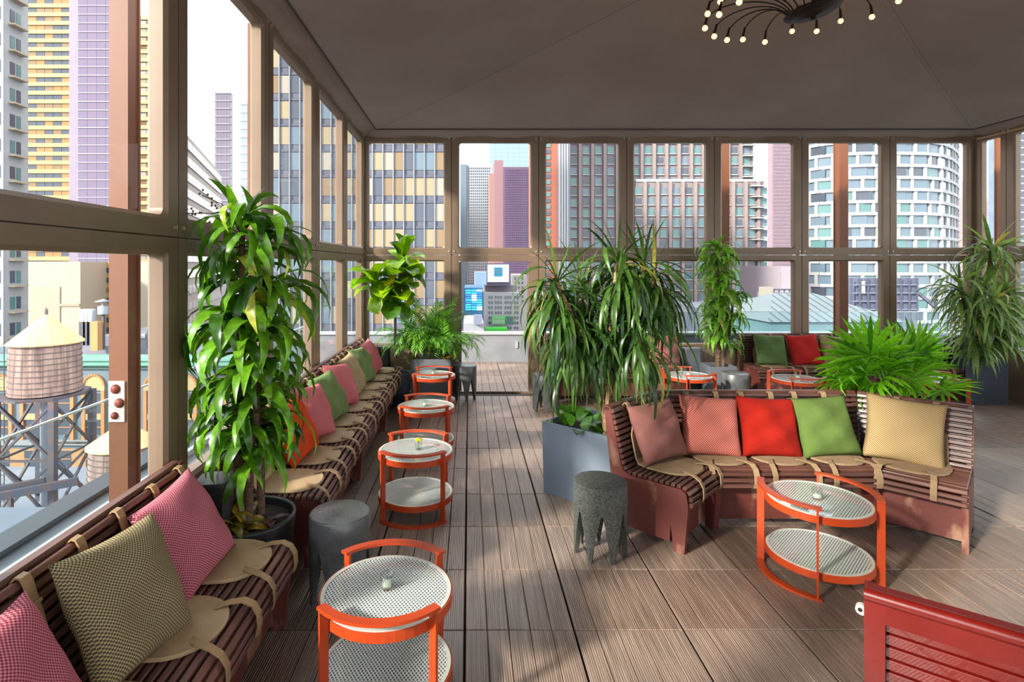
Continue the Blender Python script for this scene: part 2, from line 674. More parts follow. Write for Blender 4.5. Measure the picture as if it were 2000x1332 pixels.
ordn = ['first', 'second', 'third', 'fourth', 'fifth', 'sixth', 'seventh', 'eighth', 'ninth']
bx = [-1.5, -0.243, 0.964, 2.185, 3.398, 4.612, 5.833, 7.02]
for i in range(7):
    lb = 'bronze framed window bay of the back wall, %s from the left corner' % ordn[i]
    if i == 1:
        lb = 'bronze framed bay of the back wall with the open terrace doorway'
    bay((bx[i], YB, 0), 0, bx[i + 1] - bx[i], lb, door=(i == 1))
ly = [7.66, 6.51, 5.26, 4.01, 2.76, 1.51, 0.26, -0.99, -2.24, -3.49]
for i in range(9):
    W = ly[i] - ly[i + 1]
    bay((XL, ly[i + 1], 0), pi / 2, W, 'bronze framed window bay of the left wall, %s from the far corner' % ordn[i], detail=i < 5)
ry = [7.66, 7.206, 5.95, 4.7, 3.45, 2.2, 0.95, -0.3, -1.55, -3.49]
for i in range(9):
    bay((XR, ry[i], 0), -pi / 2, ry[i] - ry[i + 1], 'bronze framed window bay of the right wall, %s from the far corner' % ordn[i], detail=i < 3)
for i in range(7):
    W = (XR - XL) / 7
    bay((XL + (i + 1) * W, YF, 0), pi, W, 'bronze framed window bay of the wall behind the camera, %s from the right' % ordn[i], detail=False)
for n_, (x, y) in enumerate(((XL, YB), (XR, YB), (XL, YF), (XR, YF))):
    o = MB().box(x - 0.06, x + 0.06, y - 0.06, y + 0.06, 0, TOPZ).build('trim_%d' % (n_ + 1), frame_m)
    tag(o, 'bronze corner post at the %s %s corner of the room' % (('far', 'far', 'near', 'near')[n_], ('left', 'right', 'left', 'right')[n_]), 'post', kind='structure')

# ---------------------------------------------------------------- tent ceiling: border strip and hipped fabric
EZ = 3.58
ins = 0.24
x0, x1 = XL + ins, XR - ins
bays_y = [(YB - 0.2, 1.15), (1.15, YF + 0.24)]
ce = thing('ceiling', 'taupe tent fabric ceiling rising in shallow hipped panels', 'ceiling', (0, 0, 0), kind='structure')
sm_ = MB()


def hip(x0, x1, y0, y1, z0, ax, ay, az, nseg=14):
    """four sagging fabric panels meeting at an apex"""
    cs = [(x0, y0), (x1, y0), (x1, y1), (x0, y1)]
    for k in range(4):
        a, b = Vector((*cs[k], z0)), Vector((*cs[(k + 1) % 4], z0))
        ap = Vector((ax, ay, az))
        vs, fs, rows = [], [], []
        for i in range(nseg + 1):
            t = i / nseg
            row = []
            cnt = nseg - i + 1
            for j in range(cnt):
                s = j / (cnt - 1) if cnt > 1 else 0
                p = a.lerp(b, s).lerp(ap, t)
                edge = 4 * s * (1 - s) * (1 - t)
                p.z += 0.10 * edge * t - 0.10 * sin(pi * t) * 0.5
                row.append(len(vs))
                vs.append(p)
            rows.append(row)
        for r, q in zip(rows, rows[1:]):
            for j in range(len(q)):
                fs.append((r[j], r[j + 1], q[j]))
                if j + 1 < len(q):
                    fs.append((r[j + 1], q[j + 1], q[j]))
        MB().add(vs, fs, True).build('fabric_panel', tent_m, ce)
        pts = []
        for i in range(13):
            t = i / 12
            p = a.lerp(ap, t)
            p.z -= 0.05 * sin(pi * t) + 0.004
            pts.append(p)
        MB().ribbon(pts, (b - a).cross(Vector((0, 0, 1))) + (b - a), 0.03, 0.006).build('seam', tent_m, ce)


for (ya, yb) in bays_y:
    hip(x0, x1, yb, ya, EZ, (x0 + x1) / 2, ya - 3.2, 4.58)
# rolled border strip between the wall heads and the fabric
for nm, pts, inn in (('l', [(XL, YF), (XL, YB)], (1, 0)), ('b', [(XL, YB), (XR, YB)], (0, -1)), ('r', [(XR, YB), (XR, YF)], (-1, 0)), ('f', [(XR, YF), (XL, YF)], (0, 1))):
    (ax, ay), (bx_, by) = pts
    L_ = hypot(bx_ - ax, by - ay)
    n = int(L_ / 0.12)
    vs, fs = [], []
    prof = [(-0.06, 0.06), (-0.06, -0.015), (0.05, -0.02), (0.075, 0.012), (0.15, 0.045), (0.24, 0.052), (0.24, 0.066)]
    for i in range(n + 1):
        t = i / n
        for q, (d, z) in enumerate(prof):
            wv = 0.012 * sin(i * 0.9 + q) * (1 if 2 <= q <= 3 else 0) + 0.006 * sin(i * 2.3)* (1 if 2 <= q <= 4 else 0)
            vs.append((ax + (bx_ - ax) * t + inn[0] * d, ay + (by - ay) * t + inn[1] * d, TOPZ + 0.01 + z + wv))
    m = len(prof)
    for i in range(n):
        for q in range(m - 1):
            fs.append((i * m + q, (i + 1) * m + q, (i + 1) * m + q + 1, i * m + q + 1))
    MB().add(vs, fs, True).build('border_strip', tent_m, ce)
m = MB()
for (xa, ya, xb, yb) in ((x0, YF + 0.24, x0, YB - 0.24), (x0, YB - 0.24, x1, YB - 0.24), (x1, YB - 0.24, x1, YF + 0.24)):
    m.tube([(xa, ya, TOPZ + 0.048), (xb, yb, TOPZ + 0.048)], 0.008, 6)
m.build('edge_cord', seam_m, ce)
m = MB().box(x0, x1, 1.10, 1.20, EZ - 0.08, EZ + 0.01)
m.build('cross_beam', tent_m, ce)
# roof skin above the border so no sky leaks through
m = MB()
m.box(XL - 0.1, x0 + 0.02, YF - 0.1, YB + 0.1, EZ + 0.03, EZ + 0.06)
m.box(x1 - 0.02, XR + 0.1, YF - 0.1, YB + 0.1, EZ + 0.03, EZ + 0.06)
m.box(x0, x1, YB - 0.24, YB + 0.1, EZ + 0.03, EZ + 0.06)
m.box(x0, x1, YF - 0.1, YF + 0.26, EZ + 0.03, EZ + 0.06)
m.build('roof_edge', frame_m, ce)

# ---------------------------------------------------------------- terrace outside
tfl = MB().box(-2.85, 9.0, YB + 0.06, 10.0, -0.12, -0.03).box(-2.85, XL - 0.07, YF, YB + 0.06, -0.12, -0.03).build('floor_terrace', mat('roof_felt', c(96, 98, 104), 0.6, 0, c(80, 82, 88), 3))
tag(tfl, 'grey terrace deck outside the glazed room', 'terrace', kind='structure')
for i in range(-1, 4):
    for j in range(5):
        y = 2.65 + (j + 10.0 + 0.5) * TS - 0.27
        link('tile', tile_me, tfl, (-0.02 + (i + 0.5) * TS, y, -0.03))
parapet_m = mat('concrete_parapet', c(122, 125, 130), 0.8, 0, c(108, 111, 116), 2, bump=0.1)
cap_m = mat('parapet_cap', c(150, 152, 154), 0.6)
wb = thing('wall_terrace', 'low grey concrete parapet at the far end of the terrace', 'parapet', (2.5, 10.05, -0.03), kind='structure')
MB().box(-5.33, 6.5, -0.08, 0.10, 0, 0.52).build('parapet', parapet_m, wb)
MB().box(-5.33, 6.5, -0.11, 0.13, 0.52, 0.555).build('coping', cap_m, wb)
MB().box(-1.66, -1.62, -0.10, -0.08, 0.28, 0.40).build('wall_box', cap_m, wb)
wl = thing('wall_parapet', 'low dark parapet along the left edge of the terrace', 'parapet', (-2.87, 3.0, -0.03), kind='structure')
MB().box(-0.12, 0.02, -6.5, 7.1, -0.5, 0.03).build('parapet', mat('dark_parapet', c(84, 86, 92), 0.7), wl)
MB().box(-0.15, 0.05, -6.5, 7.1, 0.03, 0.05).build('coping', mat('dark_coping', c(60, 62, 68), 0.6), wl)

# steel columns outside the glass, each with a bolted white plate
rust_m = mat('rust_paint', c(108, 62, 36), 0.55, 0, c(98, 55, 32), 2, (1, 1, 0.3))
plate_m = mat('white_plate', c(222, 212, 196), 0.6, 0, c(196, 160, 120), 14, None, 0.62, 0.75)
boltr_m = mat('rusty_bolt', c(120, 48, 34), 0.6, 0.2, c(88, 38, 30), 30)


def column(x, y, label, plate=True, top=4.6, wx=0.136, wy=0.155):
    e = thing('steel_column', label, 'column', (x, y, -0.03), group='rust brown steel columns outside the glass')
    m = MB()
    m.box(-wx / 2, wx / 2, 0, 0.02, 0, top)
    m.box(-wx / 2, wx / 2, wy - 0.02, wy, 0, top)
    m.box(wx / 2 - 0.03, wx / 2 - 0.012, 0.02, wy - 0.02, 0, top)
    m.box(-wx / 2 + 0.012, -wx / 2 + 0.03, 0.02, wy - 0.02, 0, top)
    m.build('shaft', rust_m, e)
    MB().box(-wx / 2 - 0.05, wx / 2 + 0.05, -0.05, wy + 0.05, 0, 0.02).build('base_plate', rust_m, e)
    if plate:
        z0 = 0.655
        pl = MB().box(-wx / 2 + 0.005, wx / 2 - 0.02, -0.012, 0, z0, z0 + 0.29).build('bolt_plate', plate_m, e)
        for (dx, dz, r) in ((-0.012, 0.235, 0.036), (0.016, 0.135, 0.036), (-0.018, 0.045, 0.028)):
            MB().lathe([(0, 0.026), (r * 0.5, 0.024), (r * 0.92, 0.012), (r, 0)], 14).build('bolt', boltr_m, pl).matrix_local = Matrix.Translation((dx, -0.012, z0 + dz)) @ Matrix.Rotation(pi / 2, 4, 'X')
    return e


column(-2.517, 3.97, 'rust brown steel column with bolted plate outside the left window, nearest')
column(-2.517, 6.45, 'rust brown steel column with bolted plate outside the left wall, second nearest')
column(-2.517, 8.93, 'rust brown steel column with bolted plate outside the left wall, beyond the far corner', wx=0.14)
column(4.03, 8.7, 'rust brown steel column behind the back wall, left of the white curved tower', False)
column(5.90, 8.7, 'rust brown steel column behind the back wall, in front of the white curved tower', False)
column(8.0, 8.2, 'rust brown steel column outside the right wall beside the far corner', False)

balus_m = glass_mat('balustrade_glass', (0.88, 0.94, 0.95, 1), 0.03)
edge_m = mat('glass_edge', c(190, 205, 205), 0.3)
e = thing('glass_balustrade', 'low clear glass balustrade along the left side of the terrace', 'balustrade', (-2.62, 3.0, -0.03))
for k in range(5):
    MB().box(-0.006, 0.006, -6.0 + 2.48 * k, -3.56 + 2.48 * k, 0.05, 0.795).build('pane', balus_m, e)
MB().box(-0.008, 0.008, -6.0, 6.4, 0.795, 0.808).build('top_edge', edge_m, e)
MB().box(-0.02, 0.02, -6.0, 6.4, 0.0, 0.05).build('base_rail', edge_m, e)
e = thing('glass_balustrade', 'low clear glass balustrade along the terrace behind the back wall', 'balustrade', (5.6, 9.7, -0.03))
for k in range(3):
    MB().box(-3.9 + 2.4 * k, -1.54 + 2.4 * k, -0.006, 0.006, 0.05, 0.95).build('pane', balus_m, e)
MB().box(-3.9, 3.3, -0.008, 0.008, 0.95, 0.963).build('top_edge', edge_m, e)
MB().box(-3.9, 3.3, -0.02, 0.02, 0.0, 0.05).build('base_rail', edge_m, e)
# ================================================================== slatted benches
PROF = [(0.0, 0.775), (0.078, 0.452), (0.094, 0.418), (0.13, 0.398), (0.47, 0.402), (0.508, 0.392), (0.528, 0.36), (0.53, 0.305)]


def slat_places(pitch=0.0365):
    seg = []
    tot = 0
    for a, b in zip(PROF, PROF[1:]):
        l = hypot(b[0] - a[0], b[1] - a[1])
        seg.append((tot, l, a, b))
        tot += l
    n = int(round(tot / pitch))
    res = []
    for k in range(n + 1):
        s = tot * k / n
        for (t0, l, a, b) in seg:
            if s <= t0 + l + 1e-6:
                f = (s - t0) / l
                res.append((a[0] + (b[0] - a[0]) * f, a[1] + (b[1] - a[1]) * f, atan2(b[1] - a[1], b[0] - a[0])))
                break
    return res


SLATS = slat_places()
ENDP = [(-0.06, 0.80), (-0.012, 0.80), (0.066, 0.45), (0.086, 0.405), (0.13, 0.384), (0.47, 0.388), (0.50, 0.37), (0.515, 0.30),
        (0.512, 0.25), (0.49, 0.0), (0.425, 0.0), (0.405, 0.16), (0.40, 0.05), (0.10, 0.05), (0.085, 0.0), (0.02, 0.0), (0.0, 0.3)]
_slat_cache = {}


def bench_section(e, Mx, L, s0=0.0, s1=0.0, sm=None, pm=None, rear=False, ends=(1, 1)):
    """slats along local x (0..L), depth along +y, height z; s0/s1 shorten the slats toward the front"""
    sm = sm or slat_m
    pm = pm or paint_m
    for (d, h, a) in SLATS:
        xa, xb = 0.004 + d * s0, L - 0.004 - d * s1
        key = (round(xa, 3), round(xb, 3), sm.name)
        if key not in _slat_cache:
            _slat_cache[key] = MB().cbox(xa, xb, -0.0125, 0.0125, -0.009, 0.011, 0.004).mesh('slat', sm)
        link('slat', _slat_cache[key], e, mx=Mx @ Matrix.Translation((0, d, h)) @ Matrix.Rotation(a, 4, 'X'))
    # top rail, end boards, front board
    MB().cbox(0.0, L, -0.065, -0.02, 0.775, 0.803, 0.006, Mx).build('top_rail', sm if not rear else pm, e)
    for k, x in enumerate((0.0, L)):
        if not ends[k]:
            continue
        sk = s0 if k == 0 else -s1
        m = MB()
        t0, t1 = (0.0, 0.032) if k == 0 else (-0.032, 0.0)
        m.prism(ENDP, lambda u, v, w_: Mx @ Vector((x + w_ + max(u, 0) * sk, u, v)), t0, t1)
        m.build('end_board', pm, e)
    if not rear:
        bk = [(-0.032, 0.77), (-0.022, 0.77), (0.05, 0.455), (0.05, 0.12), (0.04, 0.12), (0.04, 0.455)]
        MB().prism(bk, lambda u, v, w_: Mx @ Vector((w_, u, v)), 0.034, L - 0.034).build('back_board', slat_m, e)
    fa, fb = 0.43 * s0, 0.43 * s1
    MB().box(fa + 0.03, L - fb - 0.03, 0.418, 0.438, 0.05, 0.33, Mx).build('front_board', pm, e)
    if rear:
        MB().box(0.0, 0.05, -0.085, -0.06, 0.0, 0.775, Mx).build('stile', pm, e)
        MB().box(L - 0.05, L, -0.085, -0.06, 0.0, 0.775, Mx).build('stile', pm, e)
        MB().box(0.05, L - 0.05, -0.085, -0.06, 0.722, 0.775, Mx).build('rear_rail', pm, e)
        MB().tube([Mx @ Vector((0, -0.075, 0.79)), Mx @ Vector((L, -0.075, 0.79))], 0.019, 12).build('round_rail', pm, e)
        for k in range(14):
            MB().cbox(0.05, L - 0.05, -0.016, 0.016, -0.006, 0.006, 0.002, Mx @ Matrix.Translation((0, -0.048, 0.702 - 0.036 * k)) @ Matrix.Rotation(1.75, 4, 'X')).build('rear_slat', pm, e)


def bench(name, label, loc, rz, L, sm=None, pm=None, rear=False):
    e = thing(name, label, 'bench', loc, rz, 'slatted wooden benches')
    bench_section(e, Matrix.Identity(4), L, sm=sm, pm=pm, rear=rear)
    return e


I4 = Matrix.Identity(4)
BX = -1.375          # back line of the left benches
RL = -pi / 2         # local +y -> +X, local +x -> -Y
left_b = []
for (y1, nm) in ((2.68, 'brown slatted wooden bench along the left window nearest the camera'),
                 (4.51, 'slatted wooden bench section along left wall just beyond the black pot'),
                 (5.84, 'slatted wooden bench section in the middle of the far left row'),
                 (7.16, 'slatted wooden bench section at the far end of the left row')):
    left_b.append(bench('slatted_bench', nm, (BX, y1, 0), RL, 1.32, sm=slatA_m))
# three-sided bench in the middle
A_, B_, C_, D_ = Vector((0.95, 3.68, 0)), Vector((1.41, 4.14, 0)), Vector((2.90, 4.14, 0)), Vector((3.36, 3.68, 0))
cb = thing('three_sided_bench', 'red brown three sided slatted bench around the right hand table', 'bench', (2.155, 4.0, 0))
_off = Matrix.Translation(-cb.location)


def secm(o, rz):
    return _off @ Matrix.Translation(o) @ Matrix.Rotation(rz, 4, 'Z')


T8 = 0.414
CENTER = (C_, pi, (C_ - B_).length)
LWING = (B_, -3 * pi / 4, (B_ - A_).length)
RWING = (D_, 3 * pi / 4, (D_ - C_).length)
bench_section(cb, secm(C_, pi), CENTER[2], T8, T8, ends=(1, 1))
bench_section(cb, secm(B_, -3 * pi / 4), LWING[2], T8, 0.0, ends=(0, 1))
bench_section(cb, secm(D_, 3 * pi / 4), RWING[2], 0.0, T8, ends=(1, 0))
# benches by the back wall
bD1 = bench('slatted_bench', 'dark slatted bench under the back window holding green and red cushions', (5.01, 7.60, 0), pi, 1.31)
bD2 = bench('slatted_bench', 'dark slatted bench under the back window behind the fan palm', (6.33, 7.60, 0), pi, 1.31)
bE = bench('slatted_bench', 'dark slatted bench behind the tall spiky dragon tree holding a mauve cushion', (2.80, 7.60, 0), pi, 1.72)
bF = bench('slatted_bench', 'glossy red bench back in the bottom right corner', (1.20, 1.675, 0), radians(-37.7), 1.32, sm=red_m, pm=red_m, rear=True)
MB().tube([(-0.006, -0.082, 0.742), (-0.006, -0.066, 0.742)], 0.015, 16).build('metal_eyelet', rim_m, bF)
MB().tube([(-0.009, -0.084, 0.742), (-0.009, -0.0815, 0.742)], 0.006, 10).build('eyelet_hole', iron_m, bF)


# ---------------------------------------------------------------- seat pads with straps
def seat_pad(label, Mw, xc, group, lm=None, st=None, wd=0.37, flap=True):
    """Mw: bench section matrix in world space; the pad lies on the seat at xc"""
    e = thing('seat_pad', label, 'seat pad', (0, 0, 0), group=group)
    base = Mw @ Vector((xc, 0.3, 0.415))
    e.location = base
    e.rotation_euler = (0, 0, Mw.to_euler().z)
    lm = lm or leather_m
    st = st or strap_m
    oy, oz = 0.3, 0.415           # local origin offset

    def P(x, d, h):
        return Vector((x, d - oy, h - oz))
    # pad: rounded tongue
    hw = wd / 2
    out = [(-hw * 0.86, 0.115), (hw * 0.86, 0.115), (hw, 0.20)]
    for k in range(13):
        t = pi * k / 12
        out.append((hw * cos(t) * (1.0 if k not in (0, 12) else 1), 0.27 + 0.205 * (sin(t) ** 0.75 if sin(t) > 0 else 0)))
    out.append((-hw, 0.20))
    m = MB()
    n = len(out)
    cxy = (0.0, 0.27)
    rings = [(1.0, 0.416), (1.0, 0.423), (0.965, 0.428), (0.93, 0.427), (0.5, 0.431)]
    vs, fs = [], []
    for (s, h) in rings:
        for (x, d) in out:
            vs.append(P(cxy[0] + (x - cxy[0]) * s, cxy[1] + (d - cxy[1]) * s, h))
    for r in range(len(rings) - 1):
        for i in range(n):
            j = (i + 1) % n
            fs.append((r * n + j, r * n + i, (r + 1) * n + i, (r + 1) * n + j))
    fs.append(tuple(reversed(range((len(rings) - 1) * n, len(rings) * n))))
    fs.append(tuple(range(n)))
    m.add(vs, fs, False)
    m.build('pad', lm, e)
    # back flap rising up the backrest
    m = MB()
    prof = [(0.128, 0.425), (0.112, 0.45), (0.098, 0.50), (0.072, 0.60), (0.058, 0.655)]
    vs, fs = [], []
    for i, (d, h) in enumerate(prof):
        ww = hw * (0.86 if i < 3 else 0.82 if i == 3 else 0.6)
        vs += [P(-ww, d, h), P(ww, d, h), P(ww, d - 0.009, h - 0.002), P(-ww, d - 0.009, h - 0.002)]
    for i in range(len(prof) - 1):
        for k in range(4):
            k2 = (k + 1) % 4
            fs.append((4 * i + k, 4 * i + k2, 4 * i + 4 + k2, 4 * i + 4 + k))
    fs += [(3, 2, 1, 0), (4 * len(prof) - 4, 4 * len(prof) - 3, 4 * len(prof) - 2, 4 * len(prof) - 1)]
    m.add(vs, fs)
    m.build('back_flap', lm, e)
    for s in (-1, 1):
        x = s * 0.118
        path = [P(x * 0.8, 0.40, 0.434), P(x * 1.0, 0.44, 0.437), P(x * 1.16, 0.49, 0.434), P(x * 1.2, 0.528, 0.414), P(x * 1.2, 0.549, 0.378), P(x * 1.2, 0.552, 0.33), P(x * 1.19, 0.545, 0.297), P(x * 1.18, 0.52, 0.286)]
        MB().ribbon(path, (1, 0.12 * s, 0), 0.034, 0.006).build('front_strap', st, e)
        x = s * 0.11
        path = [P(x, 0.075, 0.625), P(x, 0.062, 0.67), P(x, 0.038, 0.74), P(x, 0.028, 0.775), P(x, 0.016, 0.797), P(x, 0.0, 0.800), P(x, -0.014, 0.785), P(x, -0.012, 0.74), P(x, 0.0, 0.70)]
        MB().ribbon(path, (1, 0, 0), 0.036, 0.007).build('top_strap', st, e)
        MB().ribbon([P(x, 0.050, 0.722), P(x, 0.054, 0.712)], (1, 0, 0), 0.038, 0.012).build('strap_seam', st, e)
    return e


def wm(b):
    return Matrix.Translation(b.location) @ Matrix.Rotation(b.rotation_euler.z, 4, 'Z')


gp = 'tan leather seat pads on the left benches'
pos = ['farthest', 'middle', 'nearest']
for bi, bn in ((0, 'on the near left bench'), (1, 'on the left row, first section beyond the pot'), (2, 'on the left row, middle section'), (3, 'on the left row, end section')):
    for k, xc in enumerate((0.19, 0.645, 1.10)):
        seat_pad('tan leather seat pad %s, %s of three' % (bn, pos[k]), wm(left_b[bi]), xc, gp)


def wsec(s):
    return Matrix.Translation(s[0]) @ Matrix.Rotation(s[1], 4, 'Z')


gc = 'canvas seat pads on the three sided bench'
seat_pad('tan canvas seat pad on the left wing under the mauve cushion', wsec(LWING), 0.36, gc, canvas_m, canvas_m)
seat_pad('tan canvas seat pad under the pink checked cushion of the middle bench', wsec(CENTER), 1.17, gc, canvas_m, canvas_m)
seat_pad('tan canvas seat pad under the bright red cushion of the middle bench', wsec(CENTER), 0.765, gc, canvas_m, canvas_m)
seat_pad('tan canvas seat pad under the plain green cushion of the middle bench', wsec(CENTER), 0.37, gc, canvas_m, canvas_m)
seat_pad('tan canvas seat pad on the right wing under the beige woven cushion', wsec(RWING), 0.30, gc, canvas_m, canvas_m, wd=0.42)
gb = 'canvas seat pads on the back benches'
for (xx, lb) in ((4.02, 'under the green cushion'), (4.45, 'under the dark red cushion'), (4.86, 'under the khaki cushion')):
    seat_pad('tan canvas seat pad on the back bench ' + lb, wm(bD1), 5.01 - xx, gb, canvas_m, canvas_m)
seat_pad('tan canvas seat pad on the back bench behind the fan palm', wm(bD2), 6.33 - 5.32, gb, canvas_m, canvas_m)
seat_pad('tan canvas seat pad at the right end of the back bench beside the navy planter', wm(bD2), 6.33 - 6.05, gb, canvas_m, canvas_m)
seat_pad('tan canvas seat pad under the mauve cushion behind the tall spiky dragon tree', wm(bE), 0.22, gb, canvas_m, canvas_m)


# ---------------------------------------------------------------- cushions
def cushion_mesh(mt, S=0.42, T=0.15, seed=0, n=18):
    rnd = random.Random(seed)
    ph = [rnd.uniform(0, 6.28) for _ in range(6)]
    vs, fs = [], []
    idx = {}
    for side in (1, -1):
        for i in range(n + 1):
            for j in range(n + 1):
                u, v = 2 * i / n - 1, 2 * j / n - 1
                edge = i in (0, n) or j in (0, n)
                if side == -1 and edge:
                    idx[(side, i, j)] = idx[(1, i, j)]
                    continue
                pin = 1 - 0.07 * (1 - u * u) * (abs(v) ** 3) - 0.0
                pin2 = 1 - 0.07 * (1 - v * v) * (abs(u) ** 3)
                x = u * S / 2 * pin2
                y = v * S / 2 * pin
                k = max(0.0, (1 - abs(u) ** 2.6)) ** 0.55 * max(0.0, (1 - abs(v) ** 2.6)) ** 0.55
                wr = 0.009 * sin(5 * u + 3 * v + ph[0]) + 0.007 * sin(-4 * u + 7 * v + ph[1]) + 0.012 * sin(2.2 * v + ph[2]) * u
                z = side * (T / 2 * k) + wr * k
                idx[(side, i, j)] = len(vs)
                vs.append((x, y, z))
    for side in (1, -1):
        for i in range(n):
            for j in range(n):
                q = (idx[(side, i, j)], idx[(side, i + 1, j)], idx[(side, i + 1, j + 1)], idx[(side, i, j + 1)])
                fs.append(q if side == 1 else tuple(reversed(q)))
    return MB().add(vs, fs, True)


_cs = [0]


def cushion(label, mt, pos_, face, lean=28, roll=0, S=0.42, T=0.15, yaw=0, group='scatter cushions on the benches', piping=None):
    """face: horizontal angle the cushion looks toward; lean: degrees it tips back"""
    _cs[0] += 1
    o = cushion_mesh(mt, S, T, _cs[0]).build('cushion', mt)
    tag(o, label, 'cushion', group)
    az = face + radians(yaw)
    nrm = Vector((cos(az) * cos(radians(lean)), sin(az) * cos(radians(lean)), sin(radians(lean))))
    xx = Vector((-sin(az), cos(az), 0))
    yy = nrm.cross(xx)
    R = Matrix((xx, yy, nrm)).transposed().to_4x4() @ Matrix.Rotation(radians(roll), 4, 'Z')
    o.matrix_local = Matrix.Translation((pos_[0], pos_[1], pos_[2] + 0.014)) @ R
    return o


pinkc = check_mat('pink_check', c(200, 124, 134), c(126, 50, 66), 0.006)
olivec = check_mat('olive_check', c(160, 144, 108), c(72, 64, 48), 0.006)
rosec = check_mat('rose_check', c(196, 124, 110), c(140, 60, 52), 0.008)
beigec = check_mat('beige_check', c(172, 148, 108), c(122, 98, 64), 0.007)


def fab(n, col, col2=None):
    return mat(n, col, 0.92, 0, col2 or tuple(list(x * 0.82 for x in col[:3]) + [1]), 9, bump=0.25, bscale=25, spec=0.15)


pinkp = check_mat('pink_weave', c(206, 120, 122), c(176, 86, 92), 0.009)
greenp, greenq = fab('sage_green', c(110, 130, 80)), fab('moss_green', c(84, 104, 50))
redp, orgp = fab('bright_red', c(142, 26, 15)), fab('orange_fabric', c(200, 66, 28))
mauvep, khakip = fab('mauve', c(126, 82, 76)), fab('khaki', c(158, 138, 104))
dkred, dkgreen, dkmauve = fab('deep_red', c(176, 40, 36)), fab('forest_green', c(88, 112, 66)), fab('rose_mauve', c(146, 84, 86))
cz = 0.60
cushion('pink checked cushion cut off by the left edge of the photo', pinkc, (-1.19, 1.42, 0.585), 0, 30, 3, S=0.43)
cushion('olive checked cushion on the near left bench', olivec, (-1.165, 1.89, 0.60), 0, 27, -4, yaw=-8, S=0.44, T=0.16)
cushion('pink checked cushion on the near left bench beside the black pot', pinkc, (-1.205, 2.36, 0.592), 0, 29, 6, yaw=-6, S=0.43)
for lb, mt_, y, rl in (('bright orange cushion half hidden behind the left dracaena', orgp, 3.80, 5), ('pink woven cushion, nearest pink one beyond the left dracaena', pinkp, 4.25, -6),
                       ('sage green cushion between two pink ones on the left row', greenp, 4.72, 4), ('pink woven cushion between the sage green and khaki ones', pinkp, 5.20, -7),
                       ('khaki cushion in the far left row', khakip, 5.68, 5), ('sage green cushion next to last in the far left row', greenp, 6.22, -3),
                       ('pink woven cushion at the far end of the left row', pinkp, 6.78, 6)):
    cushion(lb, mt_, (-1.20, y, 0.605), 0, 24, rl, yaw=random.uniform(-16, -6), T=0.17)
cushion('plain mauve cushion on the left wing of the three sided bench', mauvep, (1.285, 3.765, 0.605), -pi / 4, 22, 4, yaw=-20, S=0.40)
cushion('rose checked cushion on the middle bench', rosec, (1.70, 3.90, 0.60), -pi / 2, 22, -5, S=0.42)
cushion('bright red cushion on the middle bench', redp, (2.11, 3.89, 0.595), -pi / 2, 22, -3, S=0.42)
cushion('plain green cushion on the middle bench', greenq, (2.50, 3.89, 0.60), -pi / 2, 22, 4, S=0.42)
cushion('large beige woven cushion on the right wing of the bench', beigec, (2.965, 3.77, 0.605), -3 * pi / 4, 22, -5, yaw=14, S=0.45, T=0.13)
cushion('forest green cushion on the back bench', dkgreen, (4.02, 7.37, 0.60), -pi / 2, 22, -4, S=0.42)
cushion('deep red cushion on the back bench', dkred, (4.47, 7.37, 0.60), -pi / 2, 22, 3, S=0.42)
cushion('khaki cushion on the back bench', khakip, (4.90, 7.37, 0.59), -pi / 2, 22, -5, S=0.41)
cushion('mauve cushion on the back bench half hidden by the fan palm', dkmauve, (5.33, 7.37, 0.59), -pi / 2, 22, 4, S=0.41)
cushion('brown mauve cushion at the right end of the back bench', mauvep, (6.05, 7.37, 0.59), -pi / 2, 22, -4, S=0.41)
cushion('rose mauve cushion behind the tall spiky dragon tree', dkmauve, (2.60, 7.37, 0.60), -pi / 2, 22, -3, S=0.42)


# ---------------------------------------------------------------- round tables
def table(label, x, y, rz):
    e = thing('side_table', label, 'table', (x, y, 0), rz, 'round orange side tables with glass tops')
    R = 0.268
    for (nm, zt, gl) in (('top_ring', 0.428, 'glass_top'), ('shelf_ring', 0.132, 'glass_shelf')):
        MB().arc(R - 0.006, R, 0, 2 * pi, zt - 0.038, zt, 48).arc(R - 0.03, R - 0.006, 0, 2 * pi, zt - 0.016, zt - 0.010, 48).build(nm, orange_m, e)
        g = MB().arc(R - 0.022, R - 0.0065, 0, 2 * pi, zt - 0.009, zt + 0.003, 48).build('pale_rim', rim_m, e)
        MB().lathe([(0, zt + 0.001), (R - 0.0225, zt + 0.001), (R - 0.0225, zt - 0.006), (0, zt - 0.006)], 40, smooth=False).build(gl, meshglass_m, e)
    for k in range(4):
        a = pi / 4 + k * pi / 2
        d = Vector((cos(a), sin(a), 0))
        tdir = Vector((-sin(a), cos(a), 0))
        if k in (0, 1):
            dirp = Vector((0, 1, 0))
        else:
            dirp = Vector((0, -1, 0))
        p = d * (R + 0.0197)
        MB().bar(p, p + Vector((0, 0, 0.478)), 0.011, 0.0375, d).build('leg', orange_m, e)
    for a0 in (pi / 4, 5 * pi / 4):
        w0 = 0.066
        MB().arc(R + 0.0008, R + 0.0385, a0 - w0, a0 + pi / 2 + w0, 0.472, 0.484, 16).build('handle', orange_m, e)
        MB().arc(R + 0.0008, R + 0.0385, a0 - w0, a0 + pi / 2 + w0, 0.0, 0.012, 16).build('foot_arc', orange_m, e)
    return e


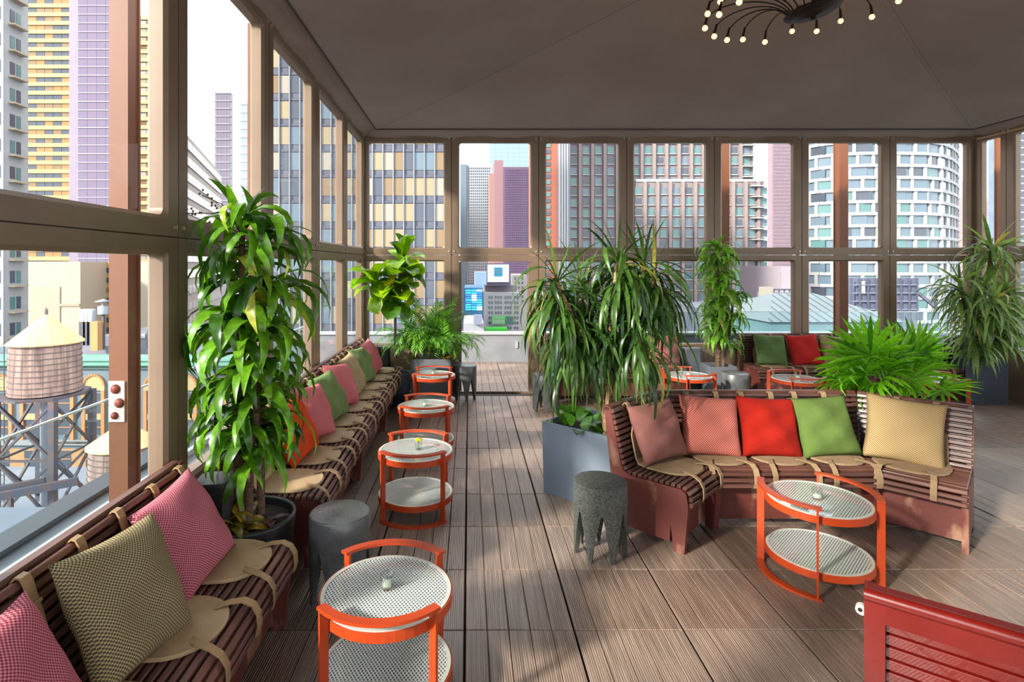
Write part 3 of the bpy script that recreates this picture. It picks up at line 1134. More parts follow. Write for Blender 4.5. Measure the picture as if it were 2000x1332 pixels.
def votive(label, x, y, dx=0, dy=0, flower=False):
    e = thing('votive_glass', label, 'candle glass', (x + dx, y + dy, 0.4291), 0, 'clear votive glasses on the tables')
    MB().lathe([(0, 0.0), (0.026, 0.0), (0.029, 0.06), (0.0265, 0.06), (0.0235, 0.008), (0, 0.008)], 20).build('cup', cup_m, e)
    if flower:
        pet = fab('yellow_petals', c(236, 200, 40))
        m = MB()
        for k in range(9):
            t = k * 2.4
            r = 0.012 * sqrt(k / 3)
            m.lathe([(0, -0.008), (0.011, 0.0), (0.008, 0.008), (0, 0.01)], 7, (r * cos(t), r * sin(t), 0.075 - r * 0.5))
        m.build('flower', pet, e)
        MB().tube([(0, 0, 0.01), (0, 0, 0.07)], 0.003, 5).build('stem', mat('flower_stem', c(90, 130, 50), 0.6), e)
    else:
        MB().lathe([(0, 0.0085), (0.021, 0.0085), (0.022, 0.026), (0, 0.026)], 14).build('candle', wax_m, e)
    return e


TT = [('orange round table with mesh glass top, nearest the camera', -0.335, 2.25, 0.0), ('orange round table, second in the left row, holding a yellow flower', -0.381, 3.955, 0.0),
      ('orange round table, third in the left row', -0.402, 5.17, 0.0), ('orange round table, farthest in the left row beside the grey planter', -0.43, 6.65, 0.0),
      ('orange round table in front of the three sided bench', 1.975, 3.13, radians(102.6)), ('orange round table in front of the back bench beside the narrow leafy dracaena', 2.62, 6.60, 0.35),
      ('orange round table in front of the red cushion of the back bench', 3.80, 6.42, 0.1), ('orange round table between the fan palm and the navy planter', 5.40, 6.38, -0.3)]
VV = ['clear votive glass on the nearest orange table', 'glass with a yellow flower on the second table of the left row', 'clear votive glass on the third table of the left row',
      'clear votive glass on the farthest table of the left row', 'clear votive glass on the table before the three sided bench', 'clear votive glass on the table beside the narrow leafy dracaena',
      'clear votive glass on the table before the red back cushion', 'clear votive glass on the table beside the navy planter']
for k, (lb, x, y, r) in enumerate(TT):
    table(lb, x, y, r)
    votive(VV[k], x, y, (0.0, 0.02, -0.01, 0.0, -0.01, 0.0, 0.02, -0.05)[k], (0.01, 0, 0, 0.02, -0.01, 0, 0, 0.0)[k], flower=(k == 1))


# ---------------------------------------------------------------- stone stools with pointed legs
def stool(label, x, y, mt, rz=0.0, nl=7):
    e = thing('stone_stool', label, 'stool', (x, y, 0), rz, 'dark stone stools with pointed legs')
    R = 0.160
    MB().lathe([(0, 0.26), (R - 0.03, 0.26), (R - 0.002, 0.275), (R, 0.30), (R, 0.43), (R - 0.006, 0.438), (R - 0.012, 0.44), (0, 0.44)], 42).build('seat', mt, e)
    prof = [(0.32, 1.0), (0.27, 0.9), (0.20, 0.66), (0.11, 0.4), (0.03, 0.2), (0.0, 0.15)]
    for k in range(nl):
        a = 2 * pi * k / nl
        hw = pi / nl
        vs, fs = [], []
        for (h, f) in prof:
            for t in (-1, -0.33, 0.33, 1):
                vs.append((R * cos(a + hw * f * t) * 0.999, R * sin(a + hw * f * t) * 0.999, h))
            for t in (1, 0, -1):
                ri = R - 0.055 * (0.35 + 0.65 * f)
                vs.append((ri * cos(a + hw * f * t * 0.85), ri * sin(a + hw * f * t * 0.85), h))
        for i in range(len(prof) - 1):
            for q in range(7):
                q2 = (q + 1) % 7
                fs.append((i * 7 + q, i * 7 + q2, i * 7 + 7 + q2, i * 7 + 7 + q))
        fs.append(tuple(range(7)))
        fs.append(tuple(reversed(range(7 * len(prof) - 7, 7 * len(prof)))))
        MB().add(vs, fs).build('leg', mt, e)
    return e


stool('dark stone stool beside the nearest orange table', -0.686, 2.94, lavatop_m, 0.2)
stool('speckled grey stone stool beside the three sided bench', 0.80, 3.37, lava_m, 0.5)
stool('dark stone stool beside the doorway post', 0.93, 6.68, lavatop_m, 0.1)
stool('dark stone stool beside the grey square planter', -0.06, 7.25, lavatop_m, 0.4)
stool('dark stone stool beside the back bench below the narrow dracaena', 3.235, 6.72, lavatop_m, 0.3)


# ---------------------------------------------------------------- black blocks between the benches
def block(label, x, y, rz, wx, wy, h, mt=None):
    o = MB()
    vs = []
    for (z, s, cut) in ((0, 1.0, 0), (h - 0.02, 0.86, 0), (h, 0.82, 0)):
        for (u, v) in ((-1, -0.7), (-0.7, -1), (0.7, -1), (1, -0.7), (1, 0.7), (0.7, 1), (-0.7, 1), (-1, 0.7)):
            vs.append((u * wx / 2 * s, v * wy / 2 * s, z))
    fs = [tuple(reversed(range(8))), tuple(range(16, 24))]
    for r in (0, 8):
        for i in range(8):
            j = (i + 1) % 8
            fs.append((r + i, r + j, r + 8 + j, r + 8 + i))
    o.add(vs, fs)
    o = o.build('pedestal_block', mt or blackpot_m)
    o.location = (x, y, 0)
    o.rotation_euler = (0, 0, rz)
    return tag(o, label, 'block', 'black tapered blocks by the benches')


block('black tapered block between the near left bench and the black pot', -1.30, 2.83, 0.15, 0.20, 0.22, 0.66)
block('black tapered block in the far left corner behind the fig pot', -1.17, 7.42, 0.1, 0.26, 0.24, 0.66)
block('dark tapered block behind the navy planter', 6.62, 7.50, 0.0, 0.30, 0.20, 0.78)
block('grey block at the end of the back bench beside the narrow dracaena', 3.02, 7.52, 0.0, 0.30, 0.18, 0.62, greypot_m)

# ---------------------------------------------------------------- chandelier
ch = thing('chandelier', 'dark spider chandelier with curved arms and warm bare bulbs', 'chandelier', (2.74, 4.4, 3.72))
hx, hy, hz = 2.74, 4.4, 3.72


def tz(x):
    return 0.13 * (x - hx)


o = MB().lathe([(0, -0.02), (0.02, -0.02), (0.022, 0.0), (0.14, 0.014), (0.20, 0.04), (0.205, 0.05), (0.16, 0.075), (0.05, 0.10), (0, 0.10)], 30).build('hub', iron_m, ch)
o.rotation_euler = (0, -0.16, 0)
MB().tube([(0, 0, 0.08), (0, 0, 0.84)], 0.013, 8).build('stem', iron_m, ch)
MB().lathe([(0, 0.78), (0.06, 0.78), (0.06, 0.80), (0.02, 0.84), (0, 0.84)], 16).build('ceiling_rose', iron_m, ch)
vis = [(1407, 3, 4.30), (1382, 27, 4.42), (1377, 55, 4.55), (1395, 71, 4.70), (1420, 78, 4.84), (1451, 77, 4.97), (1494, 82, 5.08), (1547, 61, 5.15), (1595, 61, 5.15), (1642, 41, 5.08), (1703, 33, 4.85), (1755, 2, 4.62)]
bulbs = [at(*b) for b in vis]
for a in (-170, -155, -138, -120, -100, -80, -60, -40, -22, -5):
    t = radians(a)
    bulbs.append(Vector((hx + 0.82 * cos(t), hy + 0.74 * sin(t), 3.80 + 0.12 * cos(t))))
for b in bulbs:
    q = b - Vector((hx, hy, hz))
    r = hypot(q.x, q.y)
    t = atan2(q.y, q.x)
    st = Vector((0.17 * cos(t), 0.17 * sin(t), 0.06 + 0.16 * 0.17 * cos(t)))
    top = q + Vector((-0.02 * cos(t), -0.02 * sin(t), 0.09))
    m1 = st.lerp(top, 0.4) + Vector((0, 0, 0.13 + 0.05 * r))
    pts = []
    for k in range(13):
        s = k / 12
        pts.append((1 - s) ** 3 * st + 3 * (1 - s) ** 2 * s * (st + Vector((0.08 * cos(t), 0.08 * sin(t), 0.16))) + 3 * (1 - s) * s * s * (top + Vector((-0.12 * cos(t), -0.12 * sin(t), 0.14))) + s ** 3 * top)
    arm = MB().tube(pts, 0.0055, 6).build('arm', iron_m, ch)
    MB().tube([top + Vector((0, 0, 0.01)), q + Vector((0, 0, 0.02))], [0.009, 0.013], 8).build('socket', iron_m, arm)
    MB().lathe([(0, -0.022), (0.013, -0.019), (0.021, -0.008), (0.022, 0.002), (0.017, 0.013), (0.009, 0.022), (0, 0.024)], 12, q).build('bulb', bulb_m, arm)
# ================================================================== plants
def leaf_mb(L, W, e0, bend, p=1.3, n=7, fold=0.25, base=0.25, peak=0.4, wave=0.0, twist=0.0, mb=None, Mx=None):
    """a leaf growing along +x, starting at elevation e0 (deg) and bending down by 'bend' degrees over its length"""
    mb = mb or MB()
    x = z = 0.0
    vs, fs = [], []
    for i in range(n + 1):
        t = i / n
        th = radians(e0 - bend * t ** p)
        if i:
            x += cos(th) * L / n
            z += sin(th) * L / n
        if t <= peak:
            wv = base + (1 - base) * sin(pi / 2 * t / peak)
        else:
            wv = max(0.03, cos(pi / 2 * (t - peak) / (1 - peak)) ** 0.9)
        hw = W / 2 * wv
        nx, nz = -sin(th), cos(th)
        up = fold * hw
        wz = wave * sin(t * 14) * hw
        tw = twist * t
        for s in (-1, 0, 1):
            dy = s * hw
            dn = (up if s else 0.0) + s * wz
            yy = dy * cos(tw) - dn * sin(tw)
            dd = dy * sin(tw) + dn * cos(tw)
            vs.append(Vector((x + nx * dd, yy, z + nz * dd)))
    for i in range(n):
        for k in range(2):
            fs.append((3 * i + k, 3 * i + 3 + k, 3 * i + 4 + k, 3 * i + 1 + k))
    if Mx is not None:
        vs = [Mx @ v for v in vs]
    mb.add(vs, fs, True)
    return mb


def leaf_set(mt, kinds):
    return [leaf_mb(*k[:4], **(k[4] if len(k) > 4 else {})).mesh('leaf', mt) for k in kinds]


def put_leaf(parent, me, p, az, el=0.0, s=1.0, roll=0.0, name='leaf'):
    mx = Matrix.Translation(p) @ Matrix.Rotation(az, 4, 'Z') @ Matrix.Rotation(-el, 4, 'Y') @ Matrix.Rotation(roll, 4, 'X') @ Matrix.Diagonal((s, s, s, 1))
    return link(name, me, parent, mx=mx)


def soil(e, r=None, rect=None, z=0.5):
    if r:
        MB().lathe([(0, z + 0.01), (r * 0.6, z + 0.012), (r, z), (r, z - 0.02), (0, z - 0.02)], 24).build('soil', soil_m, e)
    else:
        MB().box(-rect[0] / 2, rect[0] / 2, -rect[1] / 2, rect[1] / 2, z - 0.03, z).build('soil', soil_m, e)


def box_planter(e, wx, wy, h, mt, t=0.02, taper=0.0):
    vs = []
    for (z, s, i) in ((0, 1 - taper, 0), (h, 1, 0), (h, 1, t), (0.05, 1 - taper, t)):
        for (u, v) in ((-1, -1), (1, -1), (1, 1), (-1, 1)):
            vs.append((u * (wx / 2 * s - i), v * (wy / 2 * s - i), z))
    fs = [(3, 2, 1, 0), (12, 13, 14, 15)]
    for r in (0, 4, 8):
        for i in range(4):
            j = (i + 1) % 4
            fs.append((r + i, r + j, r + 4 + j, r + 4 + i))
    MB().add(vs, fs).build('planter', mt, e)


def round_pot(e, r0, r1, h, mt, t=0.022):
    MB().lathe([(0, 0), (r0, 0), (r0 * 1.02, 0.01), (r0 + (r1 - r0) * 0.35, h * 0.3), (r0 + (r1 - r0) * 0.8, h * 0.7), (r1, h - 0.012), (r1 - 0.004, h), (r1 - t + 0.004, h), (r1 - t, h - 0.012), (r1 - t - 0.01, 0.06), (0, 0.06)], 36).build('pot', mt, e)


def cane(e, pts, r, mt):
    MB().tube(pts, r, 8).build('cane', mt, e)


gP = 'potted plants around the room'
drac_m = leaf_mat('dracaena_leaf', c(28, 66, 12), c(100, 150, 30), c(168, 170, 60), 0.28, 0.32)
dracB_m = leaf_mat('dracaena_leaf_light', c(52, 98, 22), c(130, 184, 56), c(180, 190, 90), 0.3, 0.35)
marg_m = leaf_mat('marginata_leaf', c(26, 56, 24), c(78, 112, 44), c(160, 150, 60), 0.33, 0.3)
margB_m = leaf_mat('marginata_leaf_pale', c(58, 96, 44), c(140, 166, 92), c(186, 158, 92), 0.4, 0.3)
fan_m = leaf_mat('fan_palm_leaf', c(62, 124, 14), c(126, 190, 34), None, 0.35, 0.4)
fern_m = leaf_mat('bushy_palm_leaf', c(48, 100, 24), c(120, 172, 60), None, 0.4, 0.35)
fig_m = leaf_mat('fig_leaf', c(44, 90, 12), c(156, 196, 24), c(196, 178, 30), 0.25, 0.35)
croton_m = leaf_mat('croton_leaf', c(64, 84, 26), c(176, 142, 40), c(150, 54, 44), 0.3, 0.25)
ground_m = leaf_mat('ground_leaf', c(34, 84, 20), c(88, 142, 34), None, 0.35, 0.3)
dark_m = leaf_mat('dark_red_leaf', c(46, 30, 26), c(92, 44, 38), None, 0.4, 0.2)

# ---- tall dracaena in the black pot between the left benches
e = thing('potted_dracaena', 'tall dracaena with drooping strap leaves in a round black pot at the left', 'plant', (-1.17, 2.93, 0), group=gP)
round_pot(e, 0.17, 0.245, 0.43, blackpot_m)
soil(e, r=0.222, z=0.385)
LS = leaf_set(drac_m, [(0.42, 0.062, 62, 165, {}), (0.40, 0.066, 45, 140, {}), (0.36, 0.058, 72, 190, {'twist': 0.5}), (0.44, 0.060, 30, 125, {'twist': -0.6}), (0.34, 0.056, 20, 95, {}), (0.38, 0.064, 55, 150, {'wave': 0.25, 'twist': 0.3})])
UP = leaf_set(drac_m, [(0.32, 0.052, 80, 45, {}), (0.34, 0.05, 68, 80, {}), (0.30, 0.05, 75, 110, {'twist': 0.4})])
rnd = random.Random(5)
heads = []
for (bx_, by_, tx, ty, hgt) in ((-0.06, -0.02, -0.02, -0.03, 1.92), (0.05, 0.04, 0.06, 0.05, 1.60), (0.03, -0.07, 0.07, -0.06, 1.18), (-0.05, 0.07, -0.07, 0.05, 1.42)):
    cane(e, [(bx_, by_, 0.37), (bx_ * 0.9 + 0.01, by_, 0.8), (tx * 0.9, ty, hgt * 0.75), (tx, ty, hgt)], [0.024, 0.022, 0.02, 0.016], darkbark_m)
for (hx_, hy_, hz_, nl, sc, up) in ((-0.02, -0.03, 1.95, 30, 1.05, 9), (0.05, 0.02, 1.84, 26, 1.1, 2), (-0.05, 0.02, 1.72, 26, 1.1, 2), (0.08, 0.03, 1.60, 28, 1.1, 0), (-0.06, -0.05, 1.46, 28, 1.1, 0), (0.03, -0.07, 1.36, 26, 1.05, 0),
                                    (0.06, -0.05, 1.24, 26, 1.05, 2), (-0.03, 0.0, 1.12, 26, 1.05, 0), (0.05, -0.06, 1.02, 24, 1.0, 0), (-0.06, -0.02, 0.94, 24, 1.0, 2), (0.05, -0.02, 0.86, 22, 0.95, 0), (-0.03, -0.05, 0.80, 18, 0.85, 0), (0.06, 0.03, 0.76, 16, 0.8, 0)):
    for k in range(nl):
        az = k * 2.399 + rnd.uniform(-0.25, 0.25) + hz_ * 7
        left = max(0.0, -cos(az))
        s = sc * rnd.uniform(0.78, 1.12) * (1 - 0.12 * left)
        me = rnd.choice(UP) if k < up else rnd.choice(LS)
        put_leaf(e, me, (hx_ + 0.012 * cos(az), hy_ + 0.012 * sin(az), hz_ + rnd.uniform(-0.06, 0.06)), az, rnd.uniform(-0.25, 0.15) - 0.35 * left * (k >= up), s, rnd.uniform(-0.4, 0.4))
for (az, el, L_) in ((2.6, 0.5, 0.30), (2.9, 0.1, 0.34)):
    st = Vector((-0.02, -0.03, 1.9))
    tip = st + Vector((cos(az) * cos(el), sin(az) * 0.5 - 0.15, sin(el) + 0.25)) * L_
    spk = MB().tube([st, st.lerp(tip, 0.5) + Vector((0, 0, 0.06)), tip], 0.003, 5).build('flower_stalk', darkbark_m, e)
    m = MB()
    for k in range(9):
        q = st.lerp(tip, 0.55 + 0.05 * k) + Vector((rnd.uniform(-0.02, 0.02), rnd.uniform(-0.02, 0.02), rnd.uniform(-0.0, 0.05)))
        m.lathe([(0, -0.008), (0.008, 0), (0, 0.009)], 6, q)
    m.build('dried_buds', mat('dried_bud_%d' % int(az * 10), c(128, 92, 62), 0.8), spk)
CR = leaf_set(croton_m, [(0.20, 0.05, 75, 60, {'n': 6}), (0.18, 0.055, 50, 70, {'n': 6}), (0.16, 0.05, 30, 90, {'n': 6, 'twist': 0.5})])
for k in range(22):
    az = k * 2.4
    put_leaf(e, rnd.choice(CR), (-0.02 + 0.05 * cos(az * 1.7), -0.12 + 0.03 * sin(az), 0.39 + 0.012 * (k % 5)), az, rnd.uniform(-0.3, 0.3), rnd.uniform(0.8, 1.2), name='croton_leaf')
DK = leaf_set(dark_m, [(0.12, 0.05, 20, 40, {'n': 5}), (0.10, 0.045, 10, 60, {'n': 5})])
for k in range(12):
    az = k * 2.4
    put_leaf(e, rnd.choice(DK), (0.10 * cos(az * 1.3) + 0.03, 0.10 * sin(az * 1.3) - 0.02, 0.405), az, 0.2, rnd.uniform(0.7, 1.1), name='dry_leaf')

# ---- spiky dracaena in the slate planter behind the left wing of the middle bench
e = thing('potted_dragon_tree', 'tall spiky dragon tree with long thin drooping leaves in a slate blue box planter', 'plant', (0.975, 4.265, 0), radians(-41.5), group=gP)
box_planter(e, 0.60, 0.57, 0.545, slatepot_m, taper=0.03)
soil(e, rect=(0.55, 0.52), z=0.50)
R_ = Matrix.Rotation(radians(41.5), 4, 'Z')


def loc(x, y, z):
    v = R_ @ Vector((x - 0.975, y - 4.265, 0))
    return Vector((v.x, v.y, z))


MS = leaf_set(marg_m, [(0.54, 0.032, 62, 168, {'n': 8, 'p': 0.9}), (0.58, 0.03, 48, 152, {'n': 8, 'p': 0.8}), (0.50, 0.032, 72, 180, {'n': 8, 'p': 1.0}), (0.60, 0.03, 30, 128, {'n': 8, 'p': 0.7}), (0.5, 0.03, 10, 102, {'n': 8, 'p': 0.6})])
MU = leaf_set(marg_m, [(0.42, 0.024, 82, 18, {'n': 6}), (0.44, 0.022, 66, 40, {'n': 6}), (0.46, 0.022, 48, 70, {'n': 6})])
hd = [(1205, 512, 3.95, 40, 8), (1088, 552, 3.85, 38, 7), (1138, 566, 4.15, 34, 5), (1256, 520, 4.1, 36, 7), (1276, 548, 4.0, 32, 5), (1120, 640, 3.95, 30, 1), (1180, 632, 4.05, 34, 1), (1245, 632, 3.9, 34, 1)]
ext = MB()
for hi, (px_, py_, Y_, nl, up) in enumerate(hd):
    p = at(px_, py_, Y_)
    h = loc(p.x, p.y, p.z)
    b = loc(0.99 + 0.02 * (hi % 4), 4.03 + 0.03 * (hi % 3), 0.48)
    mid = b.lerp(h, 0.5) + Vector((0, 0, 0.12)) * 0.5
    mid.x = b.x * 0.65 + h.x * 0.35
    mid.y = b.y * 0.65 + h.y * 0.35
    if hi < 5:
        cane(e, [b, b.lerp(mid, 0.5) + Vector((0.01, 0, 0)), mid, mid.lerp(h, 0.6), h], [0.019, 0.018, 0.017, 0.015, 0.012], bark_m)
    for k in range(nl):
        az = k * 2.399 + rnd.uniform(-0.2, 0.2)
        me = rnd.choice(MU) if k < up else rnd.choice(MS)
        put_leaf(e, me, h + Vector((0, 0, rnd.uniform(-0.10, 0.02) if k >= up else 0)), az, rnd.uniform(-0.2, 0.15), rnd.uniform(0.75, 1.12), rnd.uniform(-0.4, 0.4))
    for k in range(44):
        az = k * 2.399 + 1
        par = rnd.choice([(0.5, 0.03, 40, 145), (0.55, 0.028, 20, 118), (0.45, 0.03, 0, 94)])
        s = rnd.uniform(0.8, 1.15)
        Mx = Matrix.Translation(h + Vector((0, 0, rnd.uniform(-0.26, -0.05)))) @ Matrix.Rotation(az, 4, 'Z') @ Matrix.Rotation(rnd.uniform(-0.2, 0.3), 4, 'Y') @ Matrix.Diagonal((s, s, s, 1))
        leaf_mb(*par, n=6, p=0.8, mb=ext, Mx=Mx)
o = ext.build('inner_leaves', marg_m, e)
o['kind'] = 'stuff'
GS = leaf_set(ground_m, [(0.16, 0.11, 55, 60, {'n': 6, 'peak': 0.5}), (0.14, 0.10, 35, 60, {'n': 6, 'peak': 0.5}), (0.13, 0.09, 70, 50, {'n': 6, 'peak': 0.5})])
for k in range(34):
    u, v = rnd.uniform(-0.26, 0.22), rnd.uniform(-0.27, 0.05)
    put_leaf(e, rnd.choice(GS if k % 4 else DK), (u, v, 0.50 + rnd.uniform(0, 0.06)), rnd.uniform(0, 6.28), rnd.uniform(-0.2, 0.4), rnd.uniform(0.8, 1.3), name='ground_leaf')

# ---- slender leafy dracaena column by the back window
e = thing('potted_dracaena', 'narrow column of drooping green dracaena leaves before the back window', 'plant', (3.24, 7.20, 0), group=gP)
box_planter(e, 0.34, 0.34, 0.45, greypot_m, taper=0.05)
soil(e, rect=(0.3, 0.3), z=0.41)
cane(e, [(0, 0, 0.4), (0.03, 0, 1.0), (-0.02, 0, 1.95)], [0.03, 0.026, 0.02], darkbark_m)
cane(e, [(0.06, 0, 0.4), (0.16, 0, 0.9), (0.2, 0, 1.3)], [0.024, 0.02, 0.016], darkbark_m)
CS = leaf_set(dracB_m, [(0.40, 0.058, 60, 165, {}), (0.42, 0.06, 45, 140, {}), (0.36, 0.054, 72, 185, {'twist': 0.5}), (0.38, 0.056, 25, 110, {'twist': -0.4})])
CU = leaf_set(dracB_m, [(0.26, 0.046, 78, 60, {}), (0.28, 0.044, 62, 90, {})])
for (hx_, hy_, hz_, nl, sc, up) in ((0.0, 0, 1.93, 32, 0.95, 8), (-0.02, 0, 1.76, 26, 0.9, 0), (0.02, 0, 1.60, 26, 0.92, 0), (0.0, -0.02, 1.42, 26, 0.95, 0), (0.17, -0.02, 1.30, 24, 0.85, 4), (0.02, 0.0, 1.22, 24, 0.95, 0),
                                    (0.10, -0.02, 1.06, 24, 0.95, 0), (-0.04, -0.02, 1.04, 22, 0.9, 3), (0.04, 0, 0.88, 24, 0.9, 0), (0.06, -0.03, 0.74, 22, 0.8, 0)):
    for k in range(nl):
        az = k * 2.399 + rnd.uniform(-0.25, 0.25) + hz_ * 5
        back = max(0.0, sin(az))
        me = rnd.choice(CU) if k < up else rnd.choice(CS)
        put_leaf(e, me, (hx_, hy_, hz_ + rnd.uniform(-0.06, 0.06)), az, rnd.uniform(-0.2, 0.15), sc * 1.12 * rnd.uniform(0.8, 1.1) * (1 - 0.1 * back), rnd.uniform(-0.4, 0.4))

# ---- big pale dragon tree in the navy planter at the right
e = thing('potted_dragon_tree', 'bushy pale dragon tree in a navy box planter at the right corner', 'plant', (6.60, 7.16, 0), radians(-23), group=gP)
box_planter(e, 0.42, 0.44, 0.55, navypot_m)
soil(e, rect=(0.38, 0.40), z=0.50)
RS = leaf_set(margB_m, [(0.54, 0.042, 60, 130, {'n': 7}), (0.58, 0.04, 40, 105, {'n': 7}), (0.54, 0.042, 20, 90, {'n': 7}), (0.5, 0.042, 70, 165, {'n': 7}), (0.54, 0.038, 0, 75, {'n': 7})])
RU = leaf_set(margB_m, [(0.50, 0.042, 82, 15, {'n': 6}), (0.48, 0.042, 68, 30, {'n': 6}), (0.50, 0.04, 52, 45, {'n': 6})])
R2 = Matrix.Rotation(radians(23), 4, 'Z')
ext = MB()
for (px_, py_, Y_, nl, up) in ((1936, 488, 7.0, 44, 12), (1876, 556, 7.05, 34, 8), (1900, 590, 6.95, 34, 5), (1968, 560, 7.1, 34, 4), (1938, 592, 6.8, 38, 10), (1905, 645, 6.95, 30, 0), (1950, 640, 7.0, 30, 0), (1985, 620, 6.95, 30, 4)):
    p = at(px_, py_, Y_)
    v = R2 @ Vector((p.x - 6.60, p.y - 7.16, 0))
    h = Vector((v.x, v.y, p.z))
    b = Vector((rnd.uniform(-0.08, 0.08), rnd.uniform(-0.08, 0.08), 0.48))
    cane(e, [b, b.lerp(h, 0.5) + Vector((0, 0, 0.05)), h], [0.026, 0.022, 0.016], darkbark_m)
    for k in range(nl):
        az = k * 2.399 + rnd.uniform(-0.2, 0.2)
        me = rnd.choice(RU) if k < up else rnd.choice(RS)
        wx = (R2.inverted() @ Vector((cos(az), sin(az), 0)))
        s = 1.15 * rnd.uniform(0.75, 1.1) * (1 - 0.3 * max(0, wx.x) - 0.2 * max(0, wx.y))
        put_leaf(e, me, h + Vector((0, 0, rnd.uniform(-0.1, 0.02) if k >= up else 0)), az, rnd.uniform(-0.3, 0.2), s, rnd.uniform(-0.4, 0.4))
    for k in range(46):
        az = k * 2.399 + 1
        ww = (R2.inverted() @ Vector((cos(az), sin(az), 0)))
        s = rnd.uniform(0.8, 1.15) * (1 - 0.3 * max(0, ww.x) - 0.2 * max(0, ww.y))
        Mx = Matrix.Translation(h + Vector((0, 0, rnd.uniform(-0.26, -0.04)))) @ Matrix.Rotation(az, 4, 'Z') @ Matrix.Rotation(rnd.uniform(-0.2, 0.3), 4, 'Y') @ Matrix.Diagonal((s, s, s, 1))
        leaf_mb(*rnd.choice([(0.5, 0.04, 40, 110), (0.5, 0.038, 20, 95), (0.45, 0.04, 0, 80)]), n=6, p=0.9, mb=ext, Mx=Mx)
o = ext.build('inner_leaves', margB_m, e)
o['kind'] = 'stuff'
for k in range(6):
    put_leaf(e, rnd.choice(GS), (-0.12 + 0.05 * k, -0.16, 0.51), -1.5 + 0.3 * k, 0.1, 1.0, name='ground_leaf')

# ---- fan palm behind the right wing
e = thing('potted_fan_palm', 'bright green fan palm behind the right wing of the three sided bench', 'plant', (3.36, 4.36, 0), radians(45), group=gP)
box_planter(e, 0.55, 0.55, 0.50, slatepot_m, taper=0.03)
soil(e, rect=(0.5, 0.5), z=0.46)
R3 = Matrix.Rotation(radians(-45), 4, 'Z')


def fan(mb, R, n=26, spread=125, droop=50, seed=0):
    r_ = random.Random(seed)
    for k in range(n):
        a = radians(-spread + 2 * spread * k / (n - 1))
        l = R * (0.72 + 0.28 * cos(a * 0.7)) * r_.uniform(0.94, 1.04)
        Mx = Matrix.Rotation(a, 4, 'Z') @ Matrix.Rotation(r_.uniform(-0.06, 0.06) - 0.16 * (k % 2), 4, 'Y')
        leaf_mb(l, 0.042, 8, droop + r_.uniform(-8, 12), p=2.2, n=6, fold=0.45, base=0.10, peak=0.5, mb=mb, Mx=Mx)


fans = []
for k in range(3):
    m = MB()
    fan(m, 0.43, 22 + 2 * k, 112 + 10 * k, (25, 45, 75)[k], k)
    fans.append(m.mesh('frond', fan_m))
# hub of each frond as seen in the photograph, its depth, azimuth, pitch, roll, variety, scale
for (px_, py_, Y_, az, pit, rol, kd, sc) in ((1700, 695, 4.35, 170, 48, 60, 0, 0.95), (1742, 700, 4.45, 95, 78, 0, 0, 0.85), (1803, 700, 4.55, 30, 50, -50, 0, 1.0), (1690, 735, 4.25, 195, 0, 55, 2, 1.0),
                                             (1722, 748, 4.2, 215, -14, 40, 2, 0.9), (1778, 742, 4.3, 330, 20, -40, 1, 0.9), (1838, 762, 4.35, 350, -4, -40, 0, 0.72), (1730, 722, 4.28, 250, 42, 10, 1, 0.85),
                                             (1768, 715, 4.5, 60, 60, -20, 0, 0.92), (1672, 715, 4.5, 175, 26, 50, 1, 0.9), (1712, 690, 4.6, 130, 62, 30, 0, 0.9), (1800, 735, 4.6, 10, 25, -50, 1, 0.9), (1748, 758, 4.22, 270, 12, 0, 2, 0.7),
                                             (1660, 745, 4.4, 185, 6, 40, 1, 0.85), (1785, 690, 4.75, 75, 70, -10, 0, 0.85), (1720, 715, 4.75, 110, 40, 10, 1, 0.9)):
    p = at(px_, py_, Y_)
    tl = R3 @ Vector((p.x - 3.36, p.y - 4.36, 0)) + Vector((0, 0, p.z))
    a = radians(az)
    link('frond', fans[kd], e, mx=Matrix.Translation(tl) @ Matrix.Rotation(a - radians(45), 4, 'Z') @ Matrix.Rotation(radians(-pit), 4, 'Y') @ Matrix.Rotation(radians(rol), 4, 'X') @ Matrix.Diagonal((sc * 0.88, sc * 0.88, sc * 0.88, 1)))
    MB().tube([(0, 0, 0.44), tl * 0.5 + Vector((0, 0, 0.30)), tl], [0.011, 0.008, 0.006], 6).build('stalk', fan_m, e)

# ---- fiddle leaf fig by the far left corner
e = thing('potted_fig_tree', 'fiddle leaf fig tree with broad yellow green leaves in a dark pot', 'plant', (-0.90, 6.95, 0), group=gP)
round_pot(e, 0.13, 0.185, 0.40, navypot_m)
soil(e, r=0.163, z=0.36)
cane(e, [(-0.02, 0, 0.35), (-0.03, 0, 0.8), (-0.02, 0.0, 1.25), (0.05, 0.0, 1.5), (0.07, 0, 1.75)], [0.016, 0.015, 0.014, 0.012, 0.009], darkbark_m)
cane(e, [(-0.02, 0, 1.22), (-0.16, -0.02, 1.38), (-0.28, -0.02, 1.48)], [0.012, 0.011, 0.009], darkbark_m)
FS = leaf_set(fig_m, [(0.26, 0.19, 30, 70, {'n': 8, 'peak': 0.68, 'base': 0.32, 'wave': 0.12, 'fold': 0.3}), (0.28, 0.20, 10, 70, {'n': 8, 'peak': 0.68, 'base': 0.35, 'wave': 0.15, 'fold': 0.3}), (0.24, 0.18, -20, 60, {'n': 8, 'peak': 0.66, 'base': 0.32, 'wave': 0.12, 'fold': 0.35})])
FU = leaf_set(fig_m, [(0.26, 0.17, 78, 30, {'n': 8, 'peak': 0.68, 'base': 0.32, 'wave': 0.1, 'fold': 0.4}), (0.27, 0.18, 60, 50, {'n': 8, 'peak': 0.68, 'base': 0.32, 'wave': 0.1, 'fold': 0.4})])
